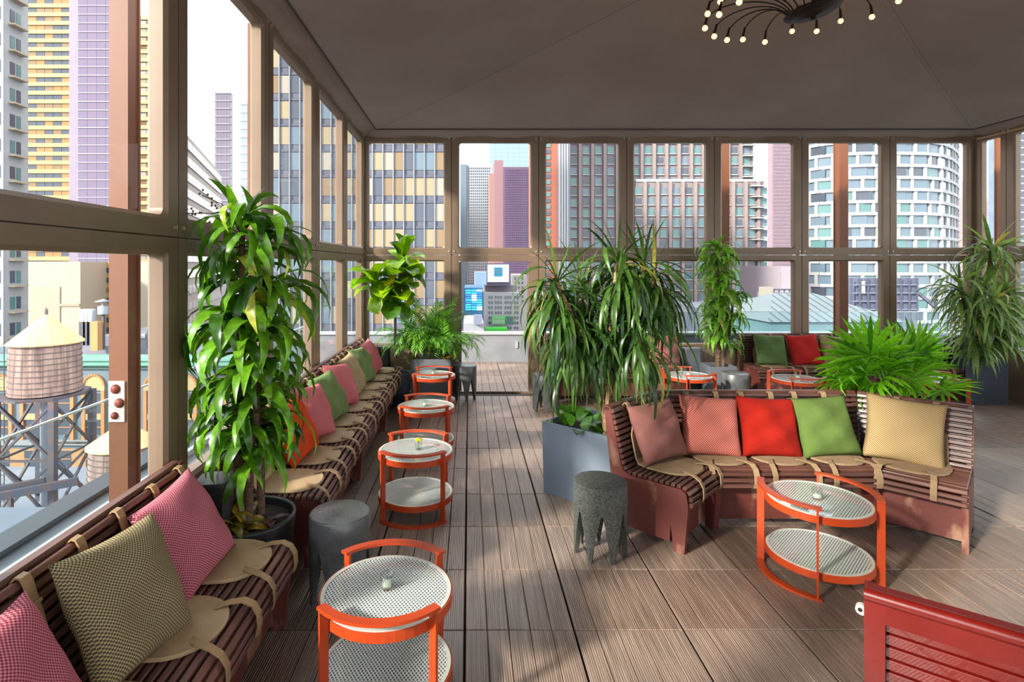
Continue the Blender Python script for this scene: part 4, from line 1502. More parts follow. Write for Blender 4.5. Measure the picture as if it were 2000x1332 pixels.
for (hx_, hy_, hz_, nl, up) in ((0.07, 0, 1.76, 13, 6), (0.06, 0, 1.62, 9, 0), (0.04, 0, 1.46, 9, 0), (-0.28, -0.02, 1.49, 12, 5), (-0.20, -0.02, 1.40, 8, 0), (-0.02, 0, 1.28, 9, 0), (-0.08, 0, 1.36, 6, 0)):
    for k in range(nl):
        az = k * 2.399 + hz_ * 9
        put_leaf(e, rnd.choice(FU if k < up else FS), (hx_, hy_, hz_ + 0.012 * (nl - k) * 0.4), az, rnd.uniform(-0.25, 0.35), rnd.uniform(1.1, 1.42), rnd.uniform(-0.4, 0.4))

# ---- bushy palm in the grey box planter
e = thing('potted_bushy_palm', 'bushy fine leaved green palm in a square grey planter near the doorway', 'plant', (-0.49, 7.24, 0), group=gP)
box_planter(e, 0.50, 0.46, 0.55, greypot_m)
soil(e, rect=(0.46, 0.42), z=0.51)


def pinnate(L, n, ll, droop, seed):
    mb = MB()
    r_ = random.Random(seed)
    pts = []
    x = z = 0
    for i in range(13):
        t = i / 12
        th = radians(70 - droop * t ** 1.2)
        if i:
            x += cos(th) * L / 12
            z += sin(th) * L / 12
        pts.append((Vector((x, 0, z)), th))
    mb.tube([p for p, _ in pts], [0.004 * (1 - 0.7 * i / 12) for i in range(13)], 5)
    for k in range(n):
        f = 2 + k / n * 10
        i = min(11, int(f))
        p = pts[i][0].lerp(pts[i + 1][0], f - i)
        for s in (-1, 1):
            Mx = Matrix.Translation(p) @ Matrix.Rotation(-pts[i][1], 4, 'Y') @ Matrix.Rotation(s * radians(58 - 30 * k / n + r_.uniform(-6, 6)), 4, 'Z')
            leaf_mb(ll * (1 - 0.45 * k / n), 0.014, 15, 60 + r_.uniform(-10, 15), n=4, fold=0.2, mb=mb, Mx=Mx)
    return mb


pins = [pinnate(0.84, 24, 0.21, 80, 1).mesh('frond', fern_m), pinnate(0.76, 24, 0.21, 112, 2).mesh('frond', fern_m), pinnate(0.70, 22, 0.21, 140, 3).mesh('frond', fern_m)]
for k in range(112):
    az = k * 2.399
    back = max(0, sin(az))
    put_leaf(e, pins[k % 3], (rnd.uniform(-0.17, 0.17) + 0.07 * cos(az), rnd.uniform(-0.15, 0.1) + 0.05 * sin(az), 0.51 + rnd.uniform(0, 0.12)), az, rnd.uniform(-0.05, 0.5) if k % 3 else rnd.uniform(0.5, 0.95), rnd.uniform(0.74, 1.0) * (1 - 0.35 * back), rnd.uniform(-0.3, 0.3), name='frond')
for k in range(26):
    sx = -0.22 if k % 2 else 0.22
    put_leaf(e, rnd.choice(CR), (sx + rnd.uniform(-0.05, 0.05), -0.18 + rnd.uniform(-0.02, 0.04), 0.515), k * 2.4, rnd.uniform(-0.2, 0.3), rnd.uniform(0.7, 1.0), name='croton_leaf')
# ================================================================== the city outside
GZ = -42.0
ground = MB().box(-900, 900, -300, 1400, GZ - 0.5, GZ).build('floor_street', mat('street', c(110, 112, 116), 0.9, 0, c(90, 92, 96), 0.05))
tag(ground, 'grey street level far below the terrace', 'ground', kind='structure')


def wx(x, D):
    return (x - VX) / F * D


def wz(y, D):
    return EH - (y - VY) / F * D


def bld(name, label, D, x0, x1, ytop, dep, mt, cat='building', zb=GZ):
    e = thing(name, label, cat, ((wx(x0, D) + wx(x1, D)) / 2, D, zb))
    MB().box(wx(x0, D), wx(x1, D), D, D + dep, zb, wz(ytop, D)).build('body', mt, e, world=True)
    return e


_pc = {}


def pane(e, name, X0, X1, Y0, Y1, Z0, Z1, mt):
    k = (round(X1 - X0, 3), round(Y1 - Y0, 3), round(Z1 - Z0, 3), mt.name)
    if k not in _pc:
        a, b, d = (X1 - X0) / 2, (Y1 - Y0) / 2, (Z1 - Z0) / 2
        _pc[k] = MB().box(-a, a, -b, b, -d, d).mesh(name, mt)
    l = e.location
    return link(name, _pc[k], e, ((X0 + X1) / 2 - l.x, (Y0 + Y1) / 2 - l.y, (Z0 + Z1) / 2 - l.z))


def city(a):
    # outdoor exposure balance put into the colours: bright ones darkened, dark ones lifted
    q = c(*a)
    L_ = 0.3 * q[0] + 0.6 * q[1] + 0.1 * q[2]
    k = 0.42 / (0.30 + L_)
    return (q[0] * k, q[1] * k, q[2] * k, 1)


def cm(n, a, b=None, rough=0.7, s=0.2):
    return mat(n, city(a), rough, 0, city(b) if b else None, s)


def wmat(n, a, rough=0.12):
    return mat(n, city(a), rough, 0.0, spec=0.5)


win_dark, win_blue, win_teal = wmat('window_dark', (62, 68, 78)), wmat('window_blue', (92, 108, 120)), wmat('window_teal', (82, 116, 116))
win_warm, win_blind, win_cream = wmat('window_warm', (122, 100, 72)), wmat('window_blind', (156, 140, 110), 0.5), wmat('window_cream', (166, 158, 144), 0.5)
rs = random.Random(3)

# ---- dark office tower with thin mullions (straight ahead left)
D = 80.0
e = bld('office_tower', 'dark glass office tower with thin mullions and lit yellowish windows', D, 524, 888, -260, 30, cm('tower_steel', (78, 80, 92), (68, 70, 82)))
pitch, fh = 20.2 / F * D, 50.0 / F * D
X0 = wx(526, D)
ncol = 18
mull = cm('mullion', (150, 152, 160))
for r in range(-3, 14):
    zt = wz(298 + 50 * (r - 1), D)
    for q in range(ncol):
        xa = X0 + q * pitch + 0.1
        mt_ = rs.choice([win_blind, win_warm, win_warm, win_blind, win_dark, win_blue, win_cream] if q > 8 else [win_blue, win_blind, win_blue, win_cream, win_dark, win_warm])
        pane(e, 'window', xa, xa + pitch - 0.2, D - 0.06, D, zt - fh * 0.68, zt, mt_)
    pane(e, 'spandrel', X0, X0 + ncol * pitch, D - 0.12, D, zt + 0.1, zt + fh * 0.12, cm('spandrel_%d' % r, (66, 70, 82)))
for q in range(ncol + 1):
    xa = X0 + q * pitch
    pane(e, 'mullion', xa - 0.07, xa + 0.07, D - 0.3, D, GZ + 4, 60, mull)


# ---- far towers whose windows are too small to pick apart: one joined grid each
def grid_stuff(e, x0, x1, y0, y1, D, nx, ny, fw, fh_, mt, depth=0.3, proud=0.15):
    m = MB()
    X0, X1, Z0, Z1 = wx(x0, D), wx(x1, D), wz(y1, D), wz(y0, D)
    pw, ph = (X1 - X0) / nx, (Z1 - Z0) / ny
    for i in range(nx):
        for j in range(ny):
            m.box(X0 + i * pw + pw * (1 - fw) / 2, X0 + (i + 1) * pw - pw * (1 - fw) / 2, D - proud, D, Z0 + j * ph + ph * (1 - fh_) / 2, Z0 + (j + 1) * ph - ph * (1 - fh_) / 2)
    o = m.build('windows', mt, e, world=True)
    o['kind'] = 'stuff'


D = 260
e = bld('apartment_tower', 'pale slab tower with a dense grid of tiny windows seen above the doorway', D, 899, 960, 320, 40, cm('pale_tower', (200, 206, 212)))
MB().box(wx(905, D), wx(955, D), D + 2, D + 30, wz(320, D), wz(302, D)).build('crown', cm('pale_crown', (204, 208, 214)), e, world=True)
grid_stuff(e, 914, 958, 326, 600, D, 11, 50, 0.5, 0.5, win_dark)
MB().box(wx(899, D), wx(911, D), D - 1, D, wz(640, D), wz(322, D)).build('glass_strip', win_blue, e, world=True)
D = 330
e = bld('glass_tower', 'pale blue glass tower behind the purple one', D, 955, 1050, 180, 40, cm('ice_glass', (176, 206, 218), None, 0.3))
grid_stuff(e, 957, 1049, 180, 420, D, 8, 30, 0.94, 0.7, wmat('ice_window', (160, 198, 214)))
D = 230
e = bld('granite_tower', 'purple granite tower beside the pale slab tower', D, 983, 1042, 326, 36, cm('purple_granite', (92, 70, 92), (84, 64, 84)))
grid_stuff(e, 985, 1040, 330, 620, D, 14, 62, 0.7, 0.55, wmat('purple_window', (82, 74, 104)))
MB().box(wx(966, D), wx(984, D), D + 3, D + 22, GZ, wz(310, D)).build('wing', cm('pink_granite', (138, 106, 112)), e, world=True)
MB().box(wx(957, D), wx(967, D), D + 6, D + 22, GZ, wz(334, D)).build('wing', cm('pink_granite2', (152, 116, 112)), e, world=True)
D = 150
e = bld('brick_tower', 'narrow orange brick and teal glass tower', D, 1056, 1112, -60, 30, cm('orange_brick', (158, 90, 70), (146, 82, 64)))
for r in range(34):
    pane(e, 'window', wx(1058, D), wx(1075, D), D - 0.2, D, wz(276 + 12 * r, D), wz(268 + 12 * r, D), win_teal if r % 2 else win_dark)
for q in range(4):
    pane(e, 'pier', wx(1091 + 5 * q, D), wx(1094 + 5 * q, D), D - 0.6, D, GZ, 80, cm('white_pier_%d' % q, (214, 214, 220)))
pane(e, 'side_wall', wx(1089, D), wx(1113, D), D - 0.3, D, GZ, 80, cm('grey_pier', (132, 136, 150)))

# ---- grey brick building with piers and teal windows
D = 170.0
brk = cm('grey_brick', (150, 134, 132), (136, 120, 118))
e = bld('brick_office_building', 'broad grey brown office building with pale piers and teal windows', D, 1110, 1471, 60, 40, cm('grey_core', (126, 118, 122), (112, 106, 112)))
MB().box(wx(1236, D), wx(1482, D), D - 3.0, D + 20, GZ, wz(355, D)).build('lower_wing', cm('grey_core2', (132, 122, 122), (118, 110, 112)), e, world=True)
MB().box(wx(1236, D), wx(1483, D), D - 3.3, D - 2.7, wz(358, D), wz(353, D)).build('ledge', cap_m, e, world=True)
pw = 24.1
sill = cm('white_sill', (216, 214, 212))
for q in range(16):
    xc = 1120 + q * pw
    for r in range(19):
        yt = 226 + 20.4 * r
        low = xc > 1238 and yt > 350
        if 350 < yt < 358 and xc > 1238:
            continue
        if xc > 1466 and not low:
            continue
        Yd = D - 3.0 if low else D
        k = Yd / D
        mt_ = rs.choice([win_teal, win_blue, win_dark, win_teal])
        if xc < 1500:
            pane(e, 'window', wx(xc - 6.2, D), wx(xc + 6.2, D), Yd - 0.12, Yd, wz(yt + 13, D), wz(yt, D), mt_)
            pane(e, 'sill', wx(xc - 7, D), wx(xc + 7, D), Yd - 0.5, Yd, wz(yt + 14.6, D), wz(yt + 13, D), sill)
for q in range(16):
    xp = 1108 + q * pw
    low = xp > 1238
    if not low:
        pane(e, 'pier', wx(xp - 2.8, D), wx(xp + 2.8, D), D - 0.8, D, GZ, wz(60, D), brk)
    else:
        if xp < 1466:
            pane(e, 'pier', wx(xp - 2.8, D), wx(xp + 2.8, D), D - 0.8, D, wz(352, D), wz(60, D), brk)
        pane(e, 'pier', wx(xp - 2.8, D), wx(xp + 2.8, D), D - 3.9, D - 3.0, GZ, wz(358, D), brk)
for r in range(4):
    pass
for r in range(14):
    y_ = 230 + 20.4 * r
    low = y_ > 350
    xa, xb, Yd = (1446, 1479, D - 3) if low else (1440, 1470, D)
    pane(e, 'balcony', wx(xa + 8, D), wx(xb, D), Yd - 1.6, Yd, wz(y_ + 15.5, D), wz(y_ + 13, D), sill)

D = 420
e = bld('granite_tower', 'pinkish ribbed tower standing between the grey building and the white curved one', D, 1508, 1556, 200, 6, cm('pink_rib', (140, 118, 126), (130, 110, 118)))
grid_stuff(e, 1510, 1554, 205, 520, D, 12, 44, 0.45, 0.62, wmat('rib_window', (112, 96, 108)), proud=0.3)
D = 500
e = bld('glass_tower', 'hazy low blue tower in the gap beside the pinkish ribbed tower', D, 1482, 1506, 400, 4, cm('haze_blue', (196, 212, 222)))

# ---- white curved tower with offset windows
D = 150.0
R = 3.0
e = thing('curved_tower', 'white curved apartment tower with staggered rows of windows', 'building', (wx(1720, D), D, GZ))
wht = cm('white_panel', (226, 226, 228), (214, 214, 216))
pl = []
for (x_, y_) in ((1574, 158), (1600, 154.5), (1640, 151.5), (1690, 150), (1750, 150), (1805, 150.5), (1838, 153), (1856, 158), (1866, 164), (1870, 172)):
    pl.append(Vector((wx(x_, y_), y_, 0)))
foot = [(p.x, p.y) for p in pl] + [(pl[-1].x - 2, 180), (pl[0].x + 9, 180)]
zt = wz(40, D)
MB().prism(foot, lambda u, v, w_: Vector((u, v, w_)), GZ, zt).build('body', win_blue, e, world=True)
cum = [0]
for a, b in zip(pl, pl[1:]):
    cum.append(cum[-1] + (b - a).length)


def along(s):
    for i in range(len(pl) - 1):
        if s <= cum[i + 1] or i == len(pl) - 2:
            f = (s - cum[i]) / (cum[i + 1] - cum[i])
            return pl[i].lerp(pl[i + 1], f), (pl[i + 1] - pl[i]).normalized()


fhh = 23.5 / F * D
for r in range(-3, 16):
    zf = wz(300 + 23.5 * r, D)
    m = MB()
    for a, b in zip(pl, pl[1:]):
        m.bar((a.x, a.y - 0.25, zf), (b.x, b.y - 0.25, zf), 0.7, 0.85)
    m.build('floor_band', wht, e, world=True)
    if r < -2:
        continue
    s = 1.2 if r % 2 else 3.2
    k = 0
    prev = 0.0
    while s < cum[-1] - 0.5:
        p, d = along(s)
        Mx = Matrix.Translation((p.x, p.y, 0)) @ Matrix.Rotation(atan2(d.y, d.x), 4, 'Z')
        m = MB().box(-0.42, 0.42, -0.45, 0.05, zf - fhh + 0.42, zf - 0.42, Mx)
        m.build('pier', wht, e, world=True)
        p2, d2 = along(min(cum[-1] - 0.3, s + 2.4))
        Mx = Matrix.Translation((p2.x, p2.y, 0)) @ Matrix.Rotation(atan2(d2.y, d2.x), 4, 'Z')
        wd = 1.9
        MB().box(-wd, wd, -0.12, 0.0, zf - fhh + 0.43, zf - 0.43, Mx).build('window', rs.choice([win_blue, win_dark, win_blue, win_teal]), e, world=True)
        s += (4.1, 6.0, 4.1, 7.2)[(k + r) % 4] * 0.95
        k += 1

D = 380
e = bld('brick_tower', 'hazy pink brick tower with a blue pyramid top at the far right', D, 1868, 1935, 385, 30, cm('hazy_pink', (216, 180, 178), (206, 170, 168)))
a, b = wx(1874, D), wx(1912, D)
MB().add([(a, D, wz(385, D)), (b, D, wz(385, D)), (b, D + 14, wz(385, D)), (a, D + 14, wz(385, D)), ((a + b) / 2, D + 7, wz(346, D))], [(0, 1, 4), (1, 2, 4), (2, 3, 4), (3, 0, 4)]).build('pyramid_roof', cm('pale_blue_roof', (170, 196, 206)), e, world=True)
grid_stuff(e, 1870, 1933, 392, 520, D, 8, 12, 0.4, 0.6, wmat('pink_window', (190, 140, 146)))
D = 260
e = bld('glass_tower', 'blue grey glass tower seen through the right wall', D, 1950, 2120, -120, 5, cm('slate_glass', (108, 126, 152), (92, 110, 138), 0.3))
for r in range(30):
    pane(e, 'spandrel', wx(1950, D), wx(2120, D), D - 0.2, D, wz(206 + 14 * r, D), wz(203 + 14 * r, D), mull)
for q in range(9):
    pane(e, 'window_bay', wx(1953 + 18 * q, D), wx(1966 + 18 * q, D), D - 0.1, D, GZ, wz(-110, D), win_blue if q % 2 else win_dark)

# ---- view through the doorway: billboards and a white block
D = 120
e = bld('white_block', 'white office block with paired windows seen through the doorway', D, 944, 1018, 572, 20, cm('white_block_wall', (212, 210, 212), (202, 200, 204)))
MB().box(wx(944, D), wx(949, D), D - 0.4, D, GZ, wz(568, D)).build('corner_pier', cm('white_edge', (226, 224, 226)), e, world=True)
for r in range(8):
    for xx in (956, 961, 968.5, 973.5, 978.5, 987.5, 992.5, 997.5, 1006, 1011):
        pane(e, 'window', wx(xx - 1.6, D), wx(xx + 1.6, D), D - 0.1, D, wz(583 + 10 * r, D), wz(578 + 10 * r, D), win_dark)
MB().box(wx(949, D), wx(1013, D), D + 5, D + 14, wz(572, D), wz(559, D)).build('penthouse', cm('plum_penthouse', (120, 108, 120), (104, 94, 108)), e, world=True)
D = 121.5
e = thing('billboard', 'white billboard with a bright blue square on the white office block', 'billboard', (wx(973, D), D, wz(560, D)))
MB().box(wx(952, D), wx(994, D), D, D + 0.5, wz(551, D), wz(516.5, D)).build('panel', mat('billboard_white', c(222, 226, 232), 0.5), e, world=True)
MB().box(wx(951, D), wx(998, D), D + 0.5, D + 3, wz(558, D), wz(514, D)).build('backing', cm('billboard_back', (88, 82, 100)), e, world=True)
lg = MB().box(wx(965.5, D), wx(981.5, D), D - 0.08, D, wz(539.5, D), wz(522.5, D)).build('blue_square', cm('logo_blue', (58, 178, 214)), e, world=True)
lt = cm('logo_pale', (196, 232, 242))
m = MB()
for row, y_ in ((0, 526.5), (1, 530.5)):
    for k in range(7 if row else 8):
        xx = 967.0 + k * 1.7 + row * 0.6
        m.box(wx(xx, D), wx(xx + 1.05, D), D - 0.12, D - 0.08, wz(y_ + 2.6, D), wz(y_, D))
for v in range(len(m.v)):
    m.v[v] = tuple(Vector(m.v[v]))
o = m.build('lettering', lt, e, world=True)
o['kind'] = 'stuff'
for k in range(6):
    MB().bar((wx(955 + 7 * k, D), D + 1, wz(559, D)), (wx(955 + 7 * k, D), D + 1, wz(551, D)), 0.2, 0.2).build('support_post', cm('post_%d' % k, (70, 64, 76)), e, world=True)
D = 118.5
e = thing('billboard', 'green billboard with white lettering low on the white office block', 'billboard', (wx(978, D), D, wz(634, D)))
MB().box(wx(960.5, D), wx(996, D), D, D + 0.4, wz(633.5, D), wz(616.5, D)).build('panel', cm('billboard_green', (112, 200, 120), (140, 214, 140)), e, world=True)
m = MB()
for k in range(7):
    xx = 962.5 + 3.1 * k
    m.box(wx(xx, D), wx(xx + 2.2, D), D - 0.06, D, wz(631.5, D), wz(624.5, D))
for k in range(10):
    xx = 963 + 1.9 * k
    m.box(wx(xx, D), wx(xx + 1.3, D), D - 0.06, D, wz(622, D), wz(619.5, D))
o = m.build('lettering', cm('billboard_text', (206, 236, 206)), e, world=True)
o['kind'] = 'stuff'
pane(e, 'dark_picture', wx(988, D), wx(1003, D), D - 0.2, D - 0.1, wz(634, D), wz(618, D), cm('picture_dark', (60, 84, 84)))
o = MB().box(wx(949, D - 6), wx(991, D - 6), D - 6, D - 3, wz(650, D - 6), wz(641.5, D - 6)).build('awning', cm('bright_green', (74, 214, 60)))
tag(o, 'bright green awning strip just above the terrace parapet', 'awning')
D = 110
e = bld('screen_building', 'building covered in cyan and white video screens left of the white block', D, 907, 943, 562, 16, cm('cyan_dark', (70, 130, 168), (50, 104, 150)))
cy = [emit_mat('screen_cyan', c(60, 190, 214), 0.5), emit_mat('screen_white', c(210, 240, 248), 0.7), emit_mat('screen_blue', c(64, 136, 204), 0.4)]
for r in range(9):
    for (xa, xb) in ((909, 920), (921, 931), (931.5, 941.5)):
        pane(e, 'screen', wx(xa, D), wx(xb, D), D - 0.2, D, wz(569 + 4.6 * r, D), wz(566 + 4.6 * r, D), rs.choice(cy))
D = 150
e = bld('glass_tower', 'plain steel blue tower behind the white billboard', D, 928, 955, 532, 20, cm('steel_blue', (128, 158, 190), (112, 142, 176)))
D = 142
e = bld('white_block', 'small white block with dark windows right of the white billboard', D, 1001, 1030, 537, 20, cm('cream_block', (222, 214, 208)))
for r in range(6):
    for q in range(3):
        pane(e, 'window', wx(1005 + 7 * q, D), wx(1008 + 7 * q, D), D - 0.1, D, wz(546 + 9 * r, D), wz(541 + 9 * r, D), win_dark)
D = 60
e = bld('low_roof', 'low grey roof with a skylight wall just beyond the terrace parapet', D, 905, 945, 632, 10, cm('low_roof_grey', (150, 152, 158), (130, 132, 140)))
MB().box(wx(925, D), wx(941, D), D - 1, D, wz(632, D), wz(614, D)).build('skylight_wall', cm('low_roof_dark', (92, 98, 116)), e, world=True)

# ---- roofs seen past the back benches on the right
D = 44
e = thing('hip_roof_house', 'standing seam metal hip roof seen past the back benches', 'building', (wx(1620, D), D, GZ))
roof_m = cm('seam_metal', (92, 102, 106), (84, 94, 100), 0.6)
xs0, xs1, zb_, zt_ = wx(1500, D), wx(1775, D), wz(629, D), wz(580, D)
pk0, pk1 = wx(1590, D), wx(1680, D)
MB().add([(xs0, D, zb_), (xs1, D, zb_), (xs1, D + 12, zb_), (xs0, D + 12, zb_), (pk0, D + 6, zt_), (pk1, D + 6, zt_)], [(0, 1, 5, 4), (1, 2, 5), (2, 3, 4, 5), (3, 0, 4)]).build('roof', roof_m, e, world=True)
for k in range(15):
    f = (k + 0.5) / 15
    xb = xs0 + (xs1 - xs0) * f
    xt = min(max(xb, pk0), pk1)
    t = 1.0
    if xb < pk0:
        t = (xb - xs0) / (pk0 - xs0)
        xt = xb
    elif xb > pk1:
        t = (xs1 - xb) / (xs1 - pk1)
        xt = xb
    else:
        xt = xb
    MB().bar((xb, D, zb_ + 0.03), (xt, D + 6 * t, zb_ + (zt_ - zb_) * t + 0.03), 0.06, 0.08).build('seam', cm('seam_rib_%d' % k, (70, 80, 86)), e, world=True)
MB().box(xs0 + 0.3, xs1 - 0.3, D + 0.3, D + 11.7, GZ, zb_).build('wall', cm('teal_wall', (84, 112, 118), (72, 98, 106)), e, world=True)
D = 75
e = bld('roof_bulkhead', 'dark clad roof structure before the white curved tower', D, 1674, 1792, 543, 2, cm('dark_clad', (82, 86, 104), (70, 74, 92)), 'roof structure')
pane(e, 'opening', wx(1680, D), wx(1687, D), D - 0.3, D, wz(574, D), wz(549, D), cap_m)
for k in range(9):
    MB().bar((wx(1660 + 16 * k, D), D - 0.3, wz(625, D)), (wx(1660 + 16 * k, D), D - 0.3, wz(543, D)), 0.18, 0.18).build('post', cm('scaffold_%d' % k, (58, 62, 78)), e, world=True)
for k in range(4):
    MB().bar((wx(1658, D), D - 0.3, wz(556 + 16 * k, D)), (wx(1792, D), D - 0.3, wz(556 + 16 * k, D)), 0.15, 0.15).build('rail', cm('scaffold_rail_%d' % k, (104, 108, 122)), e, world=True)
MB().bar((wx(1793, D), D, wz(572, D)), (wx(1830, D), D, wz(602, D)), 0.3, 0.4).build('stair', cm('scaffold_stair', (72, 76, 92)), e, world=True)
D = 90
e = bld('low_building', 'dark flat roofed building behind the back benches at centre right', D, 1440, 1560, 585, 6, cm('dusk_roof', (80, 82, 96), (68, 70, 86)))
MB().box(wx(1504, D), wx(1546, D), D - 1, D + 4, wz(640, D), wz(572, D)).build('roof_box', cm('roof_box', (98, 94, 112)), e, world=True)
for k in range(5):
    MB().bar((wx(1505 + 10 * k, D), D - 1, wz(572, D)), (wx(1505 + 10 * k, D), D - 1, wz(565, D)), 0.15, 0.15).build('roof_rail', cm('roof_rail_%d' % k, (70, 66, 80)), e, world=True)
MB().bar((wx(1505, D), D - 1, wz(565, D)), (wx(1546, D), D - 1, wz(565, D)), 0.15, 0.25).build('roof_rail', cm('roof_rail_top', (70, 66, 80)), e, world=True)
pane(e, 'skylight', wx(1482, D), wx(1503, D), D - 1, D, wz(582, D), wz(560, D), win_cream)
pane(e, 'vent_grille', wx(1483, D), wx(1502, D), D - 1.2, D - 1, wz(590, D), wz(582, D), win_dark)
D = 210
e = bld('low_building', 'pale brick building with a mural seen low between the towers', D, 1476, 1528, 523, 20, cm('pale_brick', (214, 198, 188), (196, 186, 190)))
e = bld('low_building', 'mauve windowless block with a ladder tower', 130, 1526, 1560, 520, 20, cm('mauve_block', (178, 166, 174), (166, 154, 164)))
D = 62
e = bld('low_building', 'flat roof with streaks of old paint behind the back benches', D, 1390, 1510, 606, 14, cm('streak_roof', (72, 78, 92), (104, 96, 98)))

# ---- left side, from near to far
# water towers
tank_m = mat('tank_staves', c(150, 126, 116), 0.9, 0, c(106, 86, 82), 1.2, (3, 3, 0.25), rand=0.15)
cone_m = mat('tank_roof', c(214, 172, 122), 0.8, 0, c(204, 160, 110), 0.4)
steel_m = mat('tower_ironwork', c(66, 70, 84), 0.6, 0.2, c(92, 72, 66), 1.5)
hoop_m = mat('tank_hoop', c(92, 78, 76), 0.6)


def water_tower(label, D, xc, ya, yb, yc, r, legs, y_foot):
    X = wx(xc, D)
    z1, z0, za = wz(yb, D), wz(yc, D), wz(ya, D)
    e = thing('water_tower', label, 'water tower', (X, D, wz(y_foot, D)), group='wooden rooftop water towers')
    n = 22
    for k in range(n):
        a = 2 * pi * k / n
        Mx = Matrix.Translation((X, D, 0)) @ Matrix.Rotation(a, 4, 'Z')
        hw = r * math.tan(pi / n) * 0.97
        MB().add([Mx @ Vector(p) for p in ((r * 0.9, -hw, z0), (r, -hw, z0), (r, hw, z0), (r * 0.9, hw, z0), (r * 0.86, -hw * 0.95, z1), (r * 0.955, -hw * 0.95, z1), (r * 0.955, hw * 0.95, z1), (r * 0.86, hw * 0.95, z1))],
                 [(3, 2, 1, 0), (4, 5, 6, 7), (0, 1, 5, 4), (1, 2, 6, 5), (2, 3, 7, 6), (3, 0, 4, 7)]).build('stave', tank_m, e, world=True)
    for k in range(9):
        f = (k + 0.5) / 9
        rr = r * (1 - 0.045 * f) * 1.012
        MB().arc(rr, rr + 0.03, 0, 2 * pi, z0 + (z1 - z0) * f, z0 + (z1 - z0) * f + 0.05, 32, (X, D)).build('hoop', hoop_m, e, world=True)
    MB().lathe([(r * 1.07, z1 - 0.05), (r * 1.07, z1 + 0.02), (0.06 * r, za - 0.1), (0, za)], 16, (X, D, 0), smooth=False).build('conical_roof', cone_m, e, world=True)
    MB().lathe([(0.12, za - 0.25), (0.12, za + 0.25), (0, za + 0.45)], 8, (X, D, 0)).build('finial', hoop_m, e, world=True)
    if legs:
        MB().lathe([(0, z0 - 0.25), (r * 1.25, z0 - 0.25), (r * 1.25, z0 - 0.08), (0, z0 - 0.08)], 8, (X, D, 0), smooth=False).build('platform', steel_m, e, world=True)
        zf = wz(y_foot, D)
        L = [(X + sx * r * 0.9, D + sy * r * 0.9) for sx, sy in ((-1, -1), (1, -1), (1, 1), (-1, 1))]
        for (lx, ly_) in L:
            MB().bar((lx, ly_, zf), (lx, ly_, z0 - 0.25), 0.42, 0.42).build('leg', steel_m, e, world=True)
        for k in range(4):
            a, b = L[k], L[(k + 1) % 4]
            zm = (zf + z0) / 2
            for (za_, zb_) in ((zf + 0.3, zm), (zm, z0 - 0.4)):
                MB().bar((a[0], a[1], za_), (b[0], b[1], zb_), 0.16, 0.16).build('brace', steel_m, e, world=True)
                MB().bar((a[0], a[1], zb_), (b[0], b[1], za_), 0.16, 0.16).build('brace', steel_m, e, world=True)
            MB().bar((a[0], a[1], zm), (b[0], b[1], zm), 0.14, 0.14).build('strut', steel_m, e, world=True)
        MB().tube([(X - 0.1, D, zf), (X - 0.1, D, z0)], 0.28, 10).build('riser_pipe', cm('riser', (160, 164, 176)), e, world=True)
        for dx in (-0.2, 0.2):
            MB().bar((X - r * 1.05 + dx, D - r * 0.5, zf), (X - r * 1.05 + dx, D - r * 0.5, z1 + 0.8), 0.05, 0.05).build('ladder_rail', steel_m, e, world=True)
        for k in range(20):
            z_ = zf + (z1 - zf) * k / 20
            MB().bar((X - r * 1.05 - 0.2, D - r * 0.5, z_), (X - r * 1.05 + 0.2, D - r * 0.5, z_), 0.04, 0.04).build('ladder_rung', steel_m, e, world=True)
    return e


water_tower('weathered wooden water tower with a tan conical roof on iron legs', 40.0, 90, 612, 668, 764, 2.2, True, 1000)
water_tower('smaller wooden water tank with a pale conical roof, partly behind the steel column', 36.0, 240, 822, 866, 962, 1.95, False, 962)
# roof that carries them
D = 34
o = MB().box(wx(-420, 40), wx(420, 40), 34, 50, wz(1010, 40) - 0.6, wz(1010, 40)).build('lower_roof', cm('roof_slab', (150, 152, 160), (124, 126, 136)))
tag(o, 'pale grey lower roof that carries the water towers', 'roof')
o = MB().box(wx(180, 36) , wx(300, 36), 34.2, 38, wz(1012, 40), wz(962, 36)).build('tank_base', cm('tank_base', (128, 118, 120), (108, 100, 104)))
tag(o, 'grey base block under the smaller water tank', 'roof structure')
o = MB().box(-26, -3.6, -30, 26, wz(1030, 24) - 0.5, wz(1030, 24)).build('lower_roof', cm('felt_roof', (98, 104, 116), (84, 90, 102), 0.5))
tag(o, 'dark grey felt roof below the left windows', 'roof')
e = thing('steel_rails', 'parallel dark steel roof beams below the water towers', 'roof beams', (-32, 35, -16.5))
for k in range(2):
    MB().bar((-36 + 2.2 * k, 34.5, -13.6), (-28.5 + 2.2 * k, 37.2, -12.8), 0.3, 0.5).build('beam', steel_m, e, world=True)
    MB().bar((-32 + 2.2 * k, 35.94, -16.5), (-32 + 2.2 * k, 35.94, -13.3), 0.25, 0.25).build('post', steel_m, e, world=True)

